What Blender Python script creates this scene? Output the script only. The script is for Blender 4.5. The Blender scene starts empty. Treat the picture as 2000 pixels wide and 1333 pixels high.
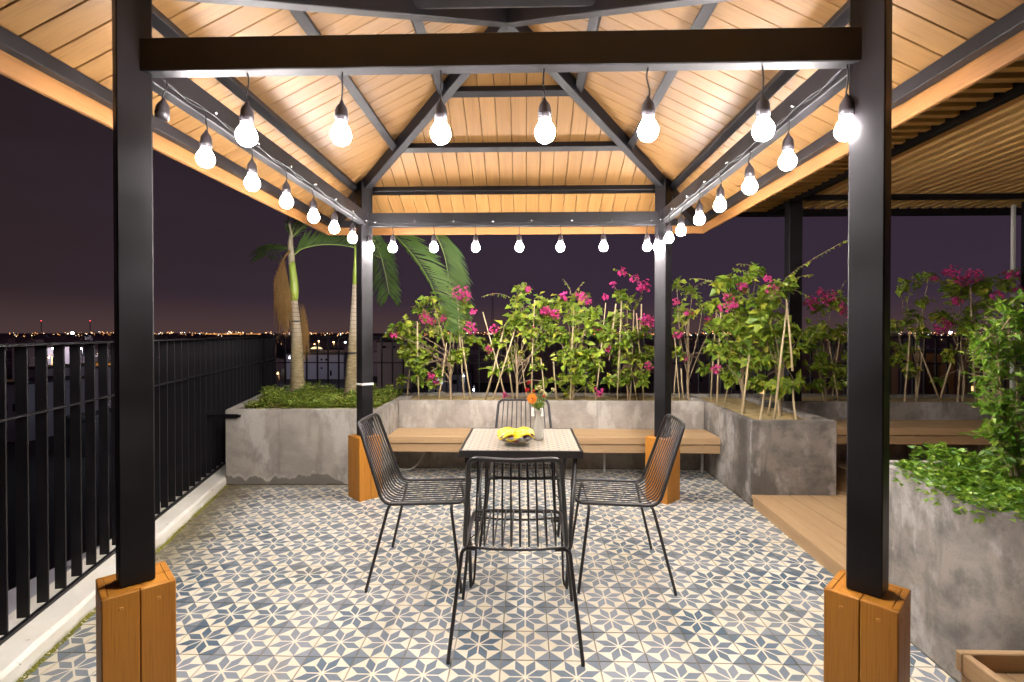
import bpy, math, random
from math import sin, cos, pi, radians, sqrt
from mathutils import Vector, Matrix
import bmesh
from mathutils import noise as mn
R = random.Random(7)
S = bpy.context.scene
COL = S.collection

# ---------------------------------------------------------------- camera, night sky, exposure
CAMH = 1.34
cam = bpy.data.cameras.new('camera'); cam.lens = 985 / 2000 * 36; cam.sensor_width = 36
cam.shift_y = -0.00395; cam.clip_start = 0.05; cam.clip_end = 20000
camo = bpy.data.objects.new('camera', cam); COL.objects.link(camo)
camo.location = (0, 0, CAMH); camo.rotation_euler = (radians(89.5), 0, radians(1.51))
S.camera = camo
w = bpy.data.worlds.new('World'); S.world = w; w.use_nodes = True
SKY_TOP = (.025, .0165, .030, 1); SKY_LOW = (.040, .025, .042, 1); SKY_HOR = (.070, .040, .040, 1); SKY_LEFT = (.020, .013, .0145, 1)
S.view_settings.view_transform = 'Standard'; S.view_settings.look = 'None'
S.view_settings.exposure = 0; S.view_settings.gamma = 1
BULB = 470.0
S.cycles.use_denoising = True
S.cycles.max_bounces = 8; S.cycles.diffuse_bounces = 4; S.cycles.glossy_bounces = 3; S.cycles.transparent_max_bounces = 12
S.cycles.sample_clamp_indirect = 6; S.cycles.caustics_reflective = False; S.cycles.caustics_refractive = False

# ---------------------------------------------------------------- node helpers
class NT:
    def __init__(s, tree): s.t = tree; s.n = tree.nodes; s.l = tree.links
    def new(s, typ, **kw):
        n = s.n.new(typ)
        for k, v in kw.items(): setattr(n, k, v)
        return n
    def put(s, sock, v):
        if isinstance(v, bpy.types.NodeSocket): s.l.new(v, sock)
        elif v is not None: sock.default_value = v
    def m(s, op, a, b=None, c=None, clamp=False):
        n = s.new('ShaderNodeMath', operation=op, use_clamp=clamp)
        s.put(n.inputs[0], a)
        if b is not None: s.put(n.inputs[1], b)
        if c is not None: s.put(n.inputs[2], c)
        return n.outputs[0]
    def vm(s, op, a, b=None):
        n = s.new('ShaderNodeVectorMath', operation=op); s.put(n.inputs[0], a)
        if b is not None: s.put(n.inputs[1], b)
        return n.outputs[0]
    def mix(s, f, a, b, blend='MIX'):
        n = s.new('ShaderNodeMix', data_type='RGBA', blend_type=blend)
        s.put(n.inputs[0], f); s.put(n.inputs[6], a); s.put(n.inputs[7], b)
        return n.outputs[2]
    def ramp(s, f, a, b, x=0., y=1.):
        if a > b: a, b, x, y = b, a, y, x
        n = s.new('ShaderNodeMapRange', interpolation_type='SMOOTHSTEP')
        s.put(n.inputs[0], f); n.inputs[1].default_value = a; n.inputs[2].default_value = b
        n.inputs[3].default_value = x; n.inputs[4].default_value = y
        return n.outputs[0]
    def noise(s, vec, scale, detail=4, rough=.55, out=0, dist=0.):
        n = s.new('ShaderNodeTexNoise'); s.put(n.inputs['Vector'], vec)
        n.inputs['Scale'].default_value = scale; n.inputs['Detail'].default_value = detail
        n.inputs['Roughness'].default_value = rough; n.inputs['Distortion'].default_value = dist
        return n.outputs[out]
    def sep(s, v):
        n = s.new('ShaderNodeSeparateXYZ'); s.put(n.inputs[0], v); return n.outputs
    def scale(s, v, xyz): return s.vm('MULTIPLY', v, xyz)
    def coord(s, k='Object'): return s.new('ShaderNodeTexCoord').outputs[k]
    def pos(s): return s.new('ShaderNodeNewGeometry').outputs['Position']
    def rnd(s): return s.new('ShaderNodeObjectInfo').outputs['Random']
    def attr(s, name): return s.new('ShaderNodeAttribute', attribute_name=name).outputs['Fac']
    def bump(s, h, st=.3, d=.01):
        n = s.new('ShaderNodeBump'); n.inputs['Strength'].default_value = st; n.inputs['Distance'].default_value = d
        s.put(n.inputs['Height'], h); return n.outputs[0]

def mat(name):
    m = bpy.data.materials.new(name); m.use_nodes = True
    t = NT(m.node_tree); b = t.n['Principled BSDF']
    return m, t, b
def col(c): return (c[0], c[1], c[2], 1)
def simple(name, c, rough=.5, metal=0., noise=0., nscale=20, spec=.5):
    m, t, b = mat(name); b.inputs['Roughness'].default_value = rough; b.inputs['Metallic'].default_value = metal
    b.inputs['Specular IOR Level'].default_value = spec
    if noise:
        f = t.noise(t.coord(), nscale, 3)
        t.put(b.inputs['Base Color'], t.mix(f, col([x * (1 - noise) for x in c]), col([min(1, x * (1 + noise)) for x in c])))
    else: b.inputs['Base Color'].default_value = col(c)
    return m
def emis(name, c, st):
    m = bpy.data.materials.new(name); m.use_nodes = True; t = NT(m.node_tree); t.n.clear()
    e = t.new('ShaderNodeEmission'); e.inputs[0].default_value = col(c); e.inputs[1].default_value = st
    o = t.new('ShaderNodeOutputMaterial'); t.l.new(e.outputs[0], o.inputs[0]); return m

# the sky: light polluted purple night, warmer towards the horizon and the left
t = NT(w.node_tree); bg = t.n['Background']
d = t.coord('Generated'); sx, sy, sz = t.sep(d)
az = t.m('DIVIDE', sx, t.m('ADD', t.m('ABSOLUTE', sy), .35))
top = t.mix(t.ramp(az, -.9, .15), SKY_LEFT, SKY_TOP)
low = t.mix(t.ramp(az, -1.0, .2), (.030, .0175, .018, 1), SKY_LOW)
c1 = t.mix(t.ramp(sz, .02, .42), low, top)
c2 = t.mix(t.ramp(sz, 0, .075), SKY_HOR, c1)
cl = t.noise(t.scale(d, (1.5, 1.5, 5)), 2.2, 4)
c3 = t.mix(t.ramp(cl, .35, .75, 0, .18), c2, (.045, .031, .046, 1))
t.put(bg.inputs[0], c3); bg.inputs[1].default_value = 1.0

# ---------------------------------------------------------------- materials
def metal_black():
    m, t, b = mat('black painted steel')
    o = t.coord(); n1 = t.noise(o, 3, 3); n2 = t.noise(o, 60, 4); n3 = t.noise(t.scale(o, (300, 300, 5)), 1, 2)
    t.put(b.inputs['Base Color'], t.mix(t.ramp(n1, .35, .7), (.0045, .004, .005, 1), (.009, .008, .0105, 1)))
    r = t.m('ADD', t.ramp(n1, .3, .7, .34, .5), t.m('MULTIPLY', n3, .10)); t.put(b.inputs['Roughness'], r)
    b.inputs['Specular IOR Level'].default_value = .33
    t.put(b.inputs['Normal'], t.bump(n2, .06, .002)); return m
def wood(name, a, b_, dark, gx=6, gy=160, rough=.5, groove=0, bumpst=.2, vary=.35, spec=.4):
    m, t, b = mat(name); o = t.coord(); r = t.rnd()
    o2 = t.vm('ADD', o, t.new('ShaderNodeCombineXYZ').outputs[0])
    cx = t.new('ShaderNodeCombineXYZ'); t.put(cx.inputs[0], t.m('MULTIPLY', r, 37)); t.put(cx.inputs[1], t.m('MULTIPLY', r, 11)); t.put(cx.inputs[2], t.m('MULTIPLY', r, 5))
    v = t.vm('ADD', o, cx.outputs[0])
    g = t.noise(t.scale(v, (gx, gy, gy)), 1, 4, .6, dist=.3); g2 = t.noise(t.scale(v, (1.2, 12, 12)), 1, 3)
    c = t.mix(t.ramp(g2, .3, .75), col(a), col(b_)); c = t.mix(t.ramp(g, .45, .8, 0, .7), c, col(dark))
    c = t.mix(t.m('MULTIPLY', t.m('FRACT', t.m('MULTIPLY', r, 13.7)), vary), c, col([x * .72 for x in b_]))
    t.put(b.inputs['Base Color'], c); b.inputs['Roughness'].default_value = rough; b.inputs['Specular IOR Level'].default_value = spec
    h = g
    if groove:
        y = t.sep(o)[groove]; h = t.m('ADD', t.m('MULTIPLY', g, .3), t.ramp(t.m('PINGPONG', t.m('MULTIPLY', y, 1), .006), 0, .003))
    t.put(b.inputs['Normal'], t.bump(h, bumpst, .003)); return m
def concrete(name, base, dark, light, moss=.0, dampz=None, k=.8):
    m, t, b = mat(name); p = t.pos()
    n1 = t.noise(t.scale(p, (1, 1, 1.4)), 2.2, 6, .62, dist=.4); n2 = t.noise(p, 9, 8, .7); n3 = t.noise(p, 120, 3); n4 = t.noise(t.scale(p, (1, 1, .5)), 4.5, 5, .6)
    n5 = t.noise(t.scale(p, (6, 6, .8)), 1.6, 5, .6)
    c = t.mix(t.ramp(n1, .38, .60), col(dark), col(base)); c = t.mix(t.ramp(n4, .50, .62, 0, .9), c, col(light))
    c = t.mix(t.ramp(n5, .56, .68, 0, .4), c, col([x * .6 for x in dark]))
    c = t.mix(t.ramp(n2, .47, .66, 0, .6 * k), c, col([x * .6 for x in dark])); c = t.mix(t.ramp(n3, .55, .75, 0, .3), c, col([x * .5 for x in dark]))
    z = t.sep(p)[2]
    if dampz is not None:
        lim = t.m('ADD', dampz, t.m('MULTIPLY', t.m('SUBTRACT', t.noise(t.scale(p, (1, 1, .05)), 3.0, 5, .6), .5), .42))
        damp = t.ramp(t.m('SUBTRACT', lim, z), -.004, .006, 0, .75)
        c = t.mix(damp, c, col([x * .42 for x in dark]))
        edge = t.m('SUBTRACT', 1, t.ramp(t.m('ABSOLUTE', t.m('SUBTRACT', z, t.m('ADD', lim, .016))), .004, .018))
        c = t.mix(t.m('MULTIPLY', edge, t.ramp(n2, .4, .6, 0, .4)), c, col([min(1, x * 1.15) for x in light]))
        c = t.mix(t.ramp(t.m('ADD', z, t.m('MULTIPLY', n2, .03)), .03, .015), c, (.05, .045, .02, 1))
    t.put(b.inputs['Base Color'], c); b.inputs['Roughness'].default_value = .85
    t.put(b.inputs['Normal'], t.bump(t.m('ADD', t.m('MULTIPLY', n2, .6), t.m('MULTIPLY', n3, .4)), .35, .006)); return m
CURB_N = Vector((2.45, .666, 0)).normalized()      # points into the terrace from the kerb line
CURB_P = Vector((-2.616, 4.321, 0))
def tile_mat():
    m, t, b = mat('encaustic tile'); uv = t.coord('UV'); u, v, _ = t.sep(uv)
    a = t.m('ABSOLUTE', u); c = t.m('ABSOLUTE', v); mn = t.m('MINIMUM', a, c); mx = t.m('MAXIMUM', a, c); df = t.m('SUBTRACT', mx, mn)
    W = .036; E = .006
    def gt(x, k): return t.ramp(x, k - E, k + E)
    def lt(x, k): return t.ramp(x, k - E, k + E, 1, 0)
    pet = t.m('MULTIPLY', t.m('MULTIPLY', gt(mn, W), gt(df, W * 1.414)), t.m('MULTIPLY', lt(mn, .414), lt(df, .586)))
    cor = t.m('MULTIPLY', gt(mn, .414), gt(t.m('ADD', mn, mx), 1.414))
    blue = t.m('ADD', pet, cor, clamp=True)
    p = t.pos(); cell = t.new('ShaderNodeTexWhiteNoise', noise_dimensions='3D')
    off = t.vm('ADD', p, (100.0, 100.048, 0)); t.put(cell.inputs['Vector'], t.vm('FLOOR', t.vm('ADD', t.scale(off, (5, 5, 0)), (.5, .5, .5))))
    r = cell.outputs[0]; r2 = t.sep(cell.outputs[1])[1]
    big = t.noise(p, .55, 2, .5); wear = t.noise(p, 9, 5, .65); fine = t.noise(p, 55, 4, .6); wear2 = t.noise(p, 2.6, 4, .6)
    bl = t.mix(t.ramp(r, 0, 1), (.062, .112, .165, 1), (.155, .195, .235, 1))
    pale = t.m('MULTIPLY', t.ramp(t.m('ADD', t.m('MULTIPLY', big, 1.0), t.m('MULTIPLY', r2, .35)), .50, .85), .9)
    bl = t.mix(pale, bl, (.26, .285, .32, 1))
    bl = t.mix(t.ramp(wear, .50, .78, 0, .45), bl, (.27, .285, .30, 1)); bl = t.mix(t.ramp(wear2, .52, .72, 0, .6), bl, (.045, .085, .125, 1))
    bl = t.mix(t.ramp(fine, .55, .8, 0, .3), bl, (.08, .10, .11, 1))
    cr = t.mix(t.ramp(wear2, .4, .65), (.70, .63, .48, 1), (.74, .69, .57, 1)); cr = t.mix(t.ramp(wear, .55, .8, 0, .55), cr, (.56, .44, .24, 1))
    cr = t.mix(t.ramp(fine, .6, .85, 0, .35), cr, (.4, .33, .2, 1))
    x = t.mix(blue, cr, bl); x = t.mix(t.ramp(t.noise(p, 1.3, 5, .7), .54, .72, 0, .5), x, t.mix(.6, x, (.30, .22, .09, 1)))
    edge = t.ramp(mx, .972, 1.0, 0, .42); x = t.mix(edge, x, (.22, .17, .08, 1))
    # dirt and moss washed up against the kerb and the left planter
    dk = t.new('ShaderNodeVectorMath', operation='DOT_PRODUCT'); t.put(dk.inputs[0], t.vm('SUBTRACT', p, tuple(CURB_P))); dk.inputs[1].default_value = tuple(CURB_N)
    dist = t.m('ADD', dk.outputs['Value'], t.m('MULTIPLY', t.m('SUBTRACT', t.noise(p, 5, 5, .65), .5), .35))
    py = t.sep(p)[1]; far = t.ramp(py, 2.0, 3.4, .25, 1)
    x = t.mix(t.m('MULTIPLY', t.ramp(dist, .46, -.02, 0, .92), far), x, (.13, .105, .045, 1))
    dist2 = t.m('SUBTRACT', 4.36, t.m('ADD', py, t.m('MULTIPLY', wear, .12)))
    x = t.mix(t.m('MULTIPLY', t.ramp(dist2, .06, -.02, 0, .6), t.ramp(t.sep(p)[0], -1.1, -1.3)), x, (.10, .08, .03, 1))
    t.put(b.inputs['Base Color'], x)
    t.put(b.inputs['Roughness'], t.m('ADD', t.ramp(wear2, .3, .7, .26, .42), t.m('MULTIPLY', fine, .12)))
    b.inputs['Specular IOR Level'].default_value = .5
    t.put(b.inputs['Normal'], t.bump(t.m('ADD', t.m('MULTIPLY', fine, .5), wear), .12, .004)); return m
def leafmat(name, c1, c2, c3, trans=.35, rough=.42):
    m, t, b = mat(name); r = t.attr('rnd')
    c = t.mix(t.ramp(r, 0, .6), col(c1), col(c2)); c = t.mix(t.ramp(r, .82, 1.0), c, col(c3))
    n = t.noise(t.pos(), 30, 3); c = t.mix(t.m('MULTIPLY', n, .3), c, col([x * .5 for x in c1]))
    t.put(b.inputs['Base Color'], c); b.inputs['Roughness'].default_value = rough; b.inputs['Specular IOR Level'].default_value = .4
    tr = t.new('ShaderNodeBsdfTranslucent'); t.put(tr.inputs[0], t.mix(.5, c, (.35, .5, .05, 1), 'MIX'))
    mx = t.new('ShaderNodeMixShader'); mx.inputs[0].default_value = trans
    t.l.new(b.outputs[0], mx.inputs[1]); t.l.new(tr.outputs[0], mx.inputs[2]); t.l.new(mx.outputs[0], t.n['Material Output'].inputs[0]); return m
M = {}
M['black'] = metal_black()
M['plank'] = wood('ceiling plank', (.180, .090, .027), (.215, .114, .037), (.098, .042, .011), 4, 110, .45, 0, .15, .35, .35)
M['fascia'] = wood('fascia board', (.23, .10, .028), (.26, .12, .036), (.13, .053, .015), 4, 90, .45, 0, .1, .2)
M['base'] = wood('stained base board', (.44, .175, .020), (.53, .225, .028), (.24, .085, .010), 5, 230, .42, 0, .25, .22)
M['plug'] = simple('wood plug', (.50, .215, .03), .5)
M['deck'] = wood('composite deck board', (.42, .27, .135), (.48, .32, .17), (.27, .165, .08), 8, 300, .62, 0, .25, .35)
M['deckg'] = wood('grooved deck board', (.42, .27, .135), (.48, .32, .17), (.27, .165, .08), 8, 300, .62, 2, .9, .35)
M['slat'] = wood('pergola slat', (.70, .40, .13), (.75, .45, .16), (.42, .22, .06), 5, 120, .5, 0, .15, .3)
M['conc'] = concrete('weathered concrete', (.36, .325, .28), (.265, .24, .21), (.46, .43, .385), dampz=.07, k=.5)
M['conc3'] = concrete('pale weathered concrete', (.37, .335, .29), (.27, .245, .215), (.47, .44, .395), dampz=-.4, k=.5)
M['conc2'] = concrete('darker weathered concrete', (.25, .225, .195), (.125, .115, .105), (.37, .345, .32), dampz=-.4)
M['tile'] = tile_mat()
M['grout'] = simple('tile bed', (.24, .20, .13), .9, noise=.3)
M['kerb'] = None
def kerbmat():
    m, t, b = mat('white kerb paint'); p = t.pos(); n = t.noise(p, 6, 6, .65); n2 = t.noise(p, 26, 4, .6); n3 = t.noise(p, 3, 3)
    c = t.mix(t.ramp(n, .4, .7), (.68, .65, .56, 1), (.74, .72, .66, 1)); c = t.mix(t.ramp(n2, .66, .74, 0, .85), c, (.10, .085, .06, 1))
    c = t.mix(t.ramp(t.m('ADD', t.sep(p)[2], t.m('MULTIPLY', n, .06)), .055, .025, 0, .8), c, (.20, .20, .05, 1))
    c = t.mix(t.ramp(n3, .5, .7, 0, .3), c, (.45, .42, .34, 1))
    t.put(b.inputs['Base Color'], c); b.inputs['Roughness'].default_value = .75; t.put(b.inputs['Normal'], t.bump(n, .5, .006)); return m
M['kerb'] = kerbmat()
M['moss'] = simple('moss', (.17, .17, .02), .95, noise=.5, nscale=40)
M['soil'] = simple('sandy soil', (.36, .27, .12), .95, noise=.45, nscale=18)
M['bark'] = simple('bougainvillea stem', (.26, .19, .11), .8, noise=.4, nscale=30)
M['cane'] = simple('dry cane', (.50, .39, .23), .6, noise=.35, nscale=25)
M['leaf'] = leafmat('bougainvillea leaf', (.11, .205, .02), (.30, .39, .04), (.56, .52, .07))
M['leafp'] = leafmat('shrub leaf', (.05, .15, .014), (.17, .32, .025), (.38, .50, .06), .3, .35)
M['leafg'] = leafmat('ground cover leaf', (.08, .16, .015), (.24, .30, .04), (.45, .42, .08), .25, .5)
M['leafr'] = leafmat('reddish ground cover', (.10, .12, .03), (.20, .16, .06), (.28, .12, .08), .2, .6)
M['bract'] = leafmat('magenta bract', (.50, .02, .16), (.66, .04, .26), (.48, .03, .42), .35, .6)
M['frond'] = leafmat('palm leaflet', (.05, .105, .022), (.09, .16, .035), (.14, .2, .05), .3, .5)
M['frondd'] = leafmat('dead palm leaflet', (.22, .115, .035), (.30, .17, .06), (.38, .23, .09), .25, .8)
M['rachis'] = simple('palm rachis', (.22, .30, .06), .5, noise=.2)
M['pipe'] = simple('grey plastic', (.5, .49, .45), .5)
M['white'] = simple('white plastic', (.72, .70, .66), .45)
M['strap'] = simple('white strap', (.62, .60, .55), .6)
M['strapb'] = simple('black strap and seam shade', (.02, .02, .022), .5)
M['rubber'] = simple('black socket', (.022, .018, .022), .45, noise=.3)
M['wire'] = simple('black cable', (.014, .013, .015), .55, spec=.3)
M['clip'] = simple('steel nail', (.6, .6, .6), .25, 1.0)
M['bulb'] = emis('lit bulb', (1.0, .93, .895), BULB)
M['chair'] = simple('black powder coat', (.016, .014, .015), .36, noise=.25, nscale=8, spec=.6)
def palmtrunk():
    m, t, b = mat('palm trunk'); o = t.pos(); z = t.sep(o)[2]
    ring = t.ramp(t.m('PINGPONG', t.m('ADD', t.m('MULTIPLY', z, 1), t.m('MULTIPLY', t.noise(o, 6, 2), .012)), .021), 0, .006)
    fib = t.noise(t.scale(o, (14, 14, 90)), 1, 4); up = t.ramp(z, 1.1, 1.55)
    lo = t.mix(t.ramp(fib, .35, .65), (.15, .115, .055, 1), (.27, .215, .115, 1)); hi = t.mix(ring, (.16, .12, .085, 1), (.34, .28, .21, 1))
    t.put(b.inputs['Base Color'], t.mix(up, lo, hi)); b.inputs['Roughness'].default_value = .85
    t.put(b.inputs['Normal'], t.bump(t.m('ADD', t.m('MULTIPLY', fib, .7), t.m('MULTIPLY', ring, up)), .5, .01)); return m
M['ptrunk'] = palmtrunk()
M['pshaft'] = simple('green crownshaft', (.26, .34, .05), .35, noise=.25, nscale=5)
M['psheath'] = simple('papery sheath', (.30, .26, .17), .8, noise=.45, nscale=12)
def tabletile():
    m, t, b = mat('patterned table top'); o = t.coord(); x, y, _ = t.sep(o); P = .054
    u = t.m('PINGPONG', t.m('ADD', x, .5), P / 2); v = t.m('PINGPONG', t.m('ADD', y, .5), P / 2)
    a = t.m('ABSOLUTE', t.m('SUBTRACT', u, v)); s_ = t.m('ABSOLUTE', t.m('SUBTRACT', t.m('ADD', u, v), P / 2)); mn = t.m('MINIMUM', u, v)
    l = t.m('MAXIMUM', t.ramp(t.m('ABSOLUTE', t.m('SUBTRACT', t.m('MINIMUM', a, s_), .0062)), .0009, .0021, 1, 0), t.ramp(mn, .0007, .0016, .6, 0))
    pt = t.m('MULTIPLY', t.ramp(u, .0165, .019), t.ramp(v, .0165, .019))
    dk = t.m('MULTIPLY', t.ramp(u, .0095, .006), t.ramp(v, .0095, .006))
    c = t.mix(t.m('MULTIPLY', l, .8), (.52, .475, .41, 1), (.20, .13, .055, 1)); c = t.mix(t.m('MULTIPLY', pt, .7), c, (.32, .22, .10, 1)); c = t.mix(t.m('MULTIPLY', dk, .75), c, (.09, .085, .08, 1))
    t.put(b.inputs['Base Color'], c); b.inputs['Roughness'].default_value = .3; return m
M['ttop'] = tabletile()
def glass(name, c, rough=.05, alpha=.35):
    m, t, b = mat(name); b.inputs['Base Color'].default_value = col(c); b.inputs['Roughness'].default_value = rough
    tr = t.new('ShaderNodeBsdfTransparent'); tr.inputs[0].default_value = (.93, .95, .94, 1); mx = t.new('ShaderNodeMixShader'); mx.inputs[0].default_value = alpha
    b.inputs['Specular IOR Level'].default_value = .8
    t.l.new(tr.outputs[0], mx.inputs[1]); t.l.new(b.outputs[0], mx.inputs[2]); t.l.new(mx.outputs[0], t.n['Material Output'].inputs[0]); return m
M['glass'] = glass('cut glass', (.5, .52, .5), .05, .38)
M['vase'] = glass('frosted vase glass', (.55, .52, .45), .15, .72)
M['poly'] = glass('roof sheet', (.17, .155, .17), .4, .85)
M['yel'] = simple('ripe yellow peel', (.85, .62, .012), .35, noise=.15, nscale=15)
M['plum'] = simple('dark plum skin', (.09, .012, .03), .25, noise=.4, nscale=20)
M['org'] = simple('orange petal', (.88, .26, .008), .6, noise=.15)
M['orgc'] = simple('flower centre', (.40, .10, .01), .8)
M['red'] = simple('red petal', (.70, .045, .045), .6, noise=.2)
M['cream'] = simple('cream petal', (.85, .78, .42), .6, noise=.15)
M['stem'] = simple('flower stem', (.10, .22, .03), .5)
M['cground'] = simple('dark ground', (.018, .016, .017), .95, noise=.5, nscale=.02)
M['bwhite'] = simple('pale render', (.40, .39, .44), .9, noise=.15, nscale=.3)
M['bpink'] = simple('pinkish render', (.32, .24, .26), .9, noise=.15, nscale=.3)
M['borange'] = simple('ochre render', (.34, .22, .12), .9, noise=.15, nscale=.3)
M['bdark'] = simple('dark roof', (.05, .045, .05), .9, noise=.3, nscale=.5)
M['win'] = simple('dark window', (.015, .015, .02), .2)
M['winlit'] = emis('lit window', (.75, .9, 1.0), 2.2)
M['winwarm'] = emis('warm lit window', (1.0, .6, .25), 1.6)
M['lampw'] = emis('white street light', (.85, .95, 1.0), 45)
M['lampo'] = emis('sodium street light', (1.0, .52, .2), 30)
M['lampr'] = emis('red beacon', (1.0, .05, .06), 6)
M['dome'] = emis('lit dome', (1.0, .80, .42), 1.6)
M['ctree'] = simple('dark tree', (.03, .04, .015), .95, noise=.5, nscale=.5)
def water():
    m, t, b = mat('pond water'); b.inputs['Base Color'].default_value = (.02, .02, .022, 1); b.inputs['Roughness'].default_value = .18
    t.put(b.inputs['Normal'], t.bump(t.noise(t.pos(), .8, 3), .3, .3)); return m
M['water'] = water()
def citylight():
    m = bpy.data.materials.new('distant lights'); m.use_nodes = True; t = NT(m.node_tree); t.n.clear()
    e = t.new('ShaderNodeEmission'); r = t.attr('rnd'); c = t.mix(t.ramp(r, .55, .9), (1, .42, .13, 1), (1, .72, .42, 1)); c = t.mix(t.ramp(r, .9, .93), c, (.75, .85, 1, 1))
    t.put(e.inputs[0], c); t.put(e.inputs[1], t.ramp(r, 0, 1, 1.2, 4.5))
    o = t.new('ShaderNodeOutputMaterial'); t.l.new(e.outputs[0], o.inputs[0]); return m
M['clights'] = citylight()

# ---------------------------------------------------------------- object helpers
WM = {}
def at(x, y, Y):
    """the point at depth Y that the photograph shows at pixel x, y"""
    f = Vector((-sin(radians(1.51)) * cos(radians(.5)), cos(radians(1.51)) * cos(radians(.5)), -sin(radians(.5))))
    r = Vector((cos(radians(1.51)), sin(radians(1.51)), 0)); u = r.cross(f)
    d = f + r * ((x - 1000) / 985) - u * ((y - 658.6) / 985)
    return Vector((0, 0, CAMH)) + d * (Y / d.y)
def tag(o, label=None, cat=None, group=None, kind=None):
    if label: o['label'] = label
    if cat: o['category'] = cat
    if group: o['group'] = group
    if kind: o['kind'] = kind
    return o
def empty(name, loc, label=None, cat=None, group=None, kind=None, parent=None):
    o = bpy.data.objects.new(name, None); COL.objects.link(o); o.empty_display_size = .1
    WM[o.name] = Matrix.Translation(Vector(loc))
    if parent: o.parent = parent; o.matrix_basis = WM[parent.name].inverted() @ WM[o.name]
    else: o.location = loc
    return tag(o, label, cat, group, kind)
def link(name, me, mtx, parent=None):
    o = bpy.data.objects.new(name, me); COL.objects.link(o); WM[o.name] = mtx.copy()
    if parent is not None: o.parent = parent; o.matrix_basis = WM[parent.name].inverted() @ mtx
    else: o.matrix_basis = mtx
    return o
class MB:
    def __init__(s): s.v = []; s.f = []; s.sm = []; s.r = []
    def add(s, vs, fs, smooth=False, r=0.):
        b = len(s.v); s.v += [tuple(x) for x in vs]; s.f += [tuple(b + i for i in f) for f in fs]
        s.sm += [smooth] * len(fs); s.r += [r] * len(fs); return s
    def box(s, x0, x1, y0, y1, z0, z1, r=0.):
        return s.add([(x0, y0, z0), (x1, y0, z0), (x1, y1, z0), (x0, y1, z0), (x0, y0, z1), (x1, y0, z1), (x1, y1, z1), (x0, y1, z1)],
                     [(0, 3, 2, 1), (4, 5, 6, 7), (0, 1, 5, 4), (1, 2, 6, 5), (2, 3, 7, 6), (3, 0, 4, 7)], r=r)
    def prism(s, poly, z0, z1, r=0.):
        n = len(poly); b = [(x, y, z0) for x, y in poly] + [(x, y, z1) for x, y in poly]
        return s.add(b, [tuple(range(n))[::-1], tuple(range(n, 2 * n))] + [(i, (i + 1) % n, n + (i + 1) % n, n + i) for i in range(n)], r=r)
    def tube(s, pts, rad, n=8, cap=True, r=0.):
        pts = [Vector(p) for p in pts]; k = len(pts); rr = [rad[0] + (rad[1] - rad[0]) * i / (k - 1) for i in range(k)] if isinstance(rad, tuple) else rad if isinstance(rad, list) else [rad] * k
        vs = []; up = None
        for i, p in enumerate(pts):
            d = (pts[min(i + 1, k - 1)] - pts[max(i - 1, 0)]).normalized()
            if up is None: up = d.orthogonal().normalized()
            else: up = (up - d * up.dot(d)); up = up.normalized() if up.length > 1e-6 else d.orthogonal().normalized()
            si = d.cross(up)
            for j in range(n):
                a = 2 * pi * j / n; vs.append(p + (up * cos(a) + si * sin(a)) * rr[i])
        fs = [(i * n + j, i * n + (j + 1) % n, (i + 1) * n + (j + 1) % n, (i + 1) * n + j) for i in range(k - 1) for j in range(n)]
        if cap: fs += [tuple(range(n))[::-1], tuple(range((k - 1) * n, k * n))]
        return s.add(vs, fs, True, r)
    def lathe(s, prof, c=(0, 0, 0), n=20, r=0.):
        c = Vector(c); vs = [c + Vector((q * cos(2 * pi * j / n), q * sin(2 * pi * j / n), z)) for q, z in prof for j in range(n)]
        k = len(prof); fs = [(i * n + j, i * n + (j + 1) % n, (i + 1) * n + (j + 1) % n, (i + 1) * n + j) for i in range(k - 1) for j in range(n)]
        fs += [tuple(range(n))[::-1], tuple(range((k - 1) * n, k * n))]
        return s.add(vs, fs, True, r)
    def blob(s, c, rad, n=10, k=7, r=0., squash=1.):
        prof = [(max(rad * sin(pi * i / k), rad * .02), -rad * squash * cos(pi * i / k)) for i in range(k + 1)]
        return s.lathe(prof, c, n, r)
    def leaf(s, p, d, nrm, L, W, r, fold=.25):
        d = d.normalized(); si = d.cross(nrm)
        if si.length < 1e-4: si = d.orthogonal()
        si.normalize(); n = si.cross(d)
        mid = p + d * L * .5 - n * L * .06; tip = p + d * L - n * L * .12
        a = p + d * L * .38 + si * W * .5 + n * W * fold; b = p + d * L * .38 - si * W * .5 + n * W * fold
        return s.add([p, a, mid, b, tip], [(0, 2, 1), (1, 2, 4), (0, 3, 2), (3, 4, 2)], False, r)
    def build(s, name, m, parent=None, world=False, mtx=None, rnd=False, uv=None):
        M0 = mtx or (WM[parent.name] if parent is not None else Matrix.Identity(4)); inv = M0.inverted()
        me = bpy.data.meshes.new(name); me.from_pydata([inv @ Vector(v) for v in s.v], [], s.f)
        me.polygons.foreach_set('use_smooth', s.sm); me.materials.append(m)
        if rnd: a = me.attributes.new('rnd', 'FLOAT', 'FACE'); a.data.foreach_set('value', s.r)
        me.update(); o = link(name, me, M0, parent)
        return o
BOXC = {}
def chbox(L, W, T, ch, m):
    key = (round(L, 4), round(W, 4), round(T, 4), round(ch, 4), m.name)
    if key in BOXC: return BOXC[key]
    bm = bmesh.new(); bmesh.ops.create_cube(bm, size=1)
    for v in bm.verts: v.co = Vector((v.co.x * L, v.co.y * W, v.co.z * T))
    if ch: bmesh.ops.bevel(bm, geom=bm.edges[:], offset=ch, segments=1, affect='EDGES', clamp_overlap=True)
    me = bpy.data.meshes.new('board'); bm.to_mesh(me); bm.free(); me.materials.append(m); BOXC[key] = me; return me
def frame(p0, p1, up):
    p0 = Vector(p0); p1 = Vector(p1); x = (p1 - p0).normalized(); z = Vector(up); z = (z - x * z.dot(x)).normalized(); y = z.cross(x)
    mt = Matrix((x, y, z)).transposed().to_4x4(); mt.translation = (p0 + p1) / 2; return mt
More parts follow.
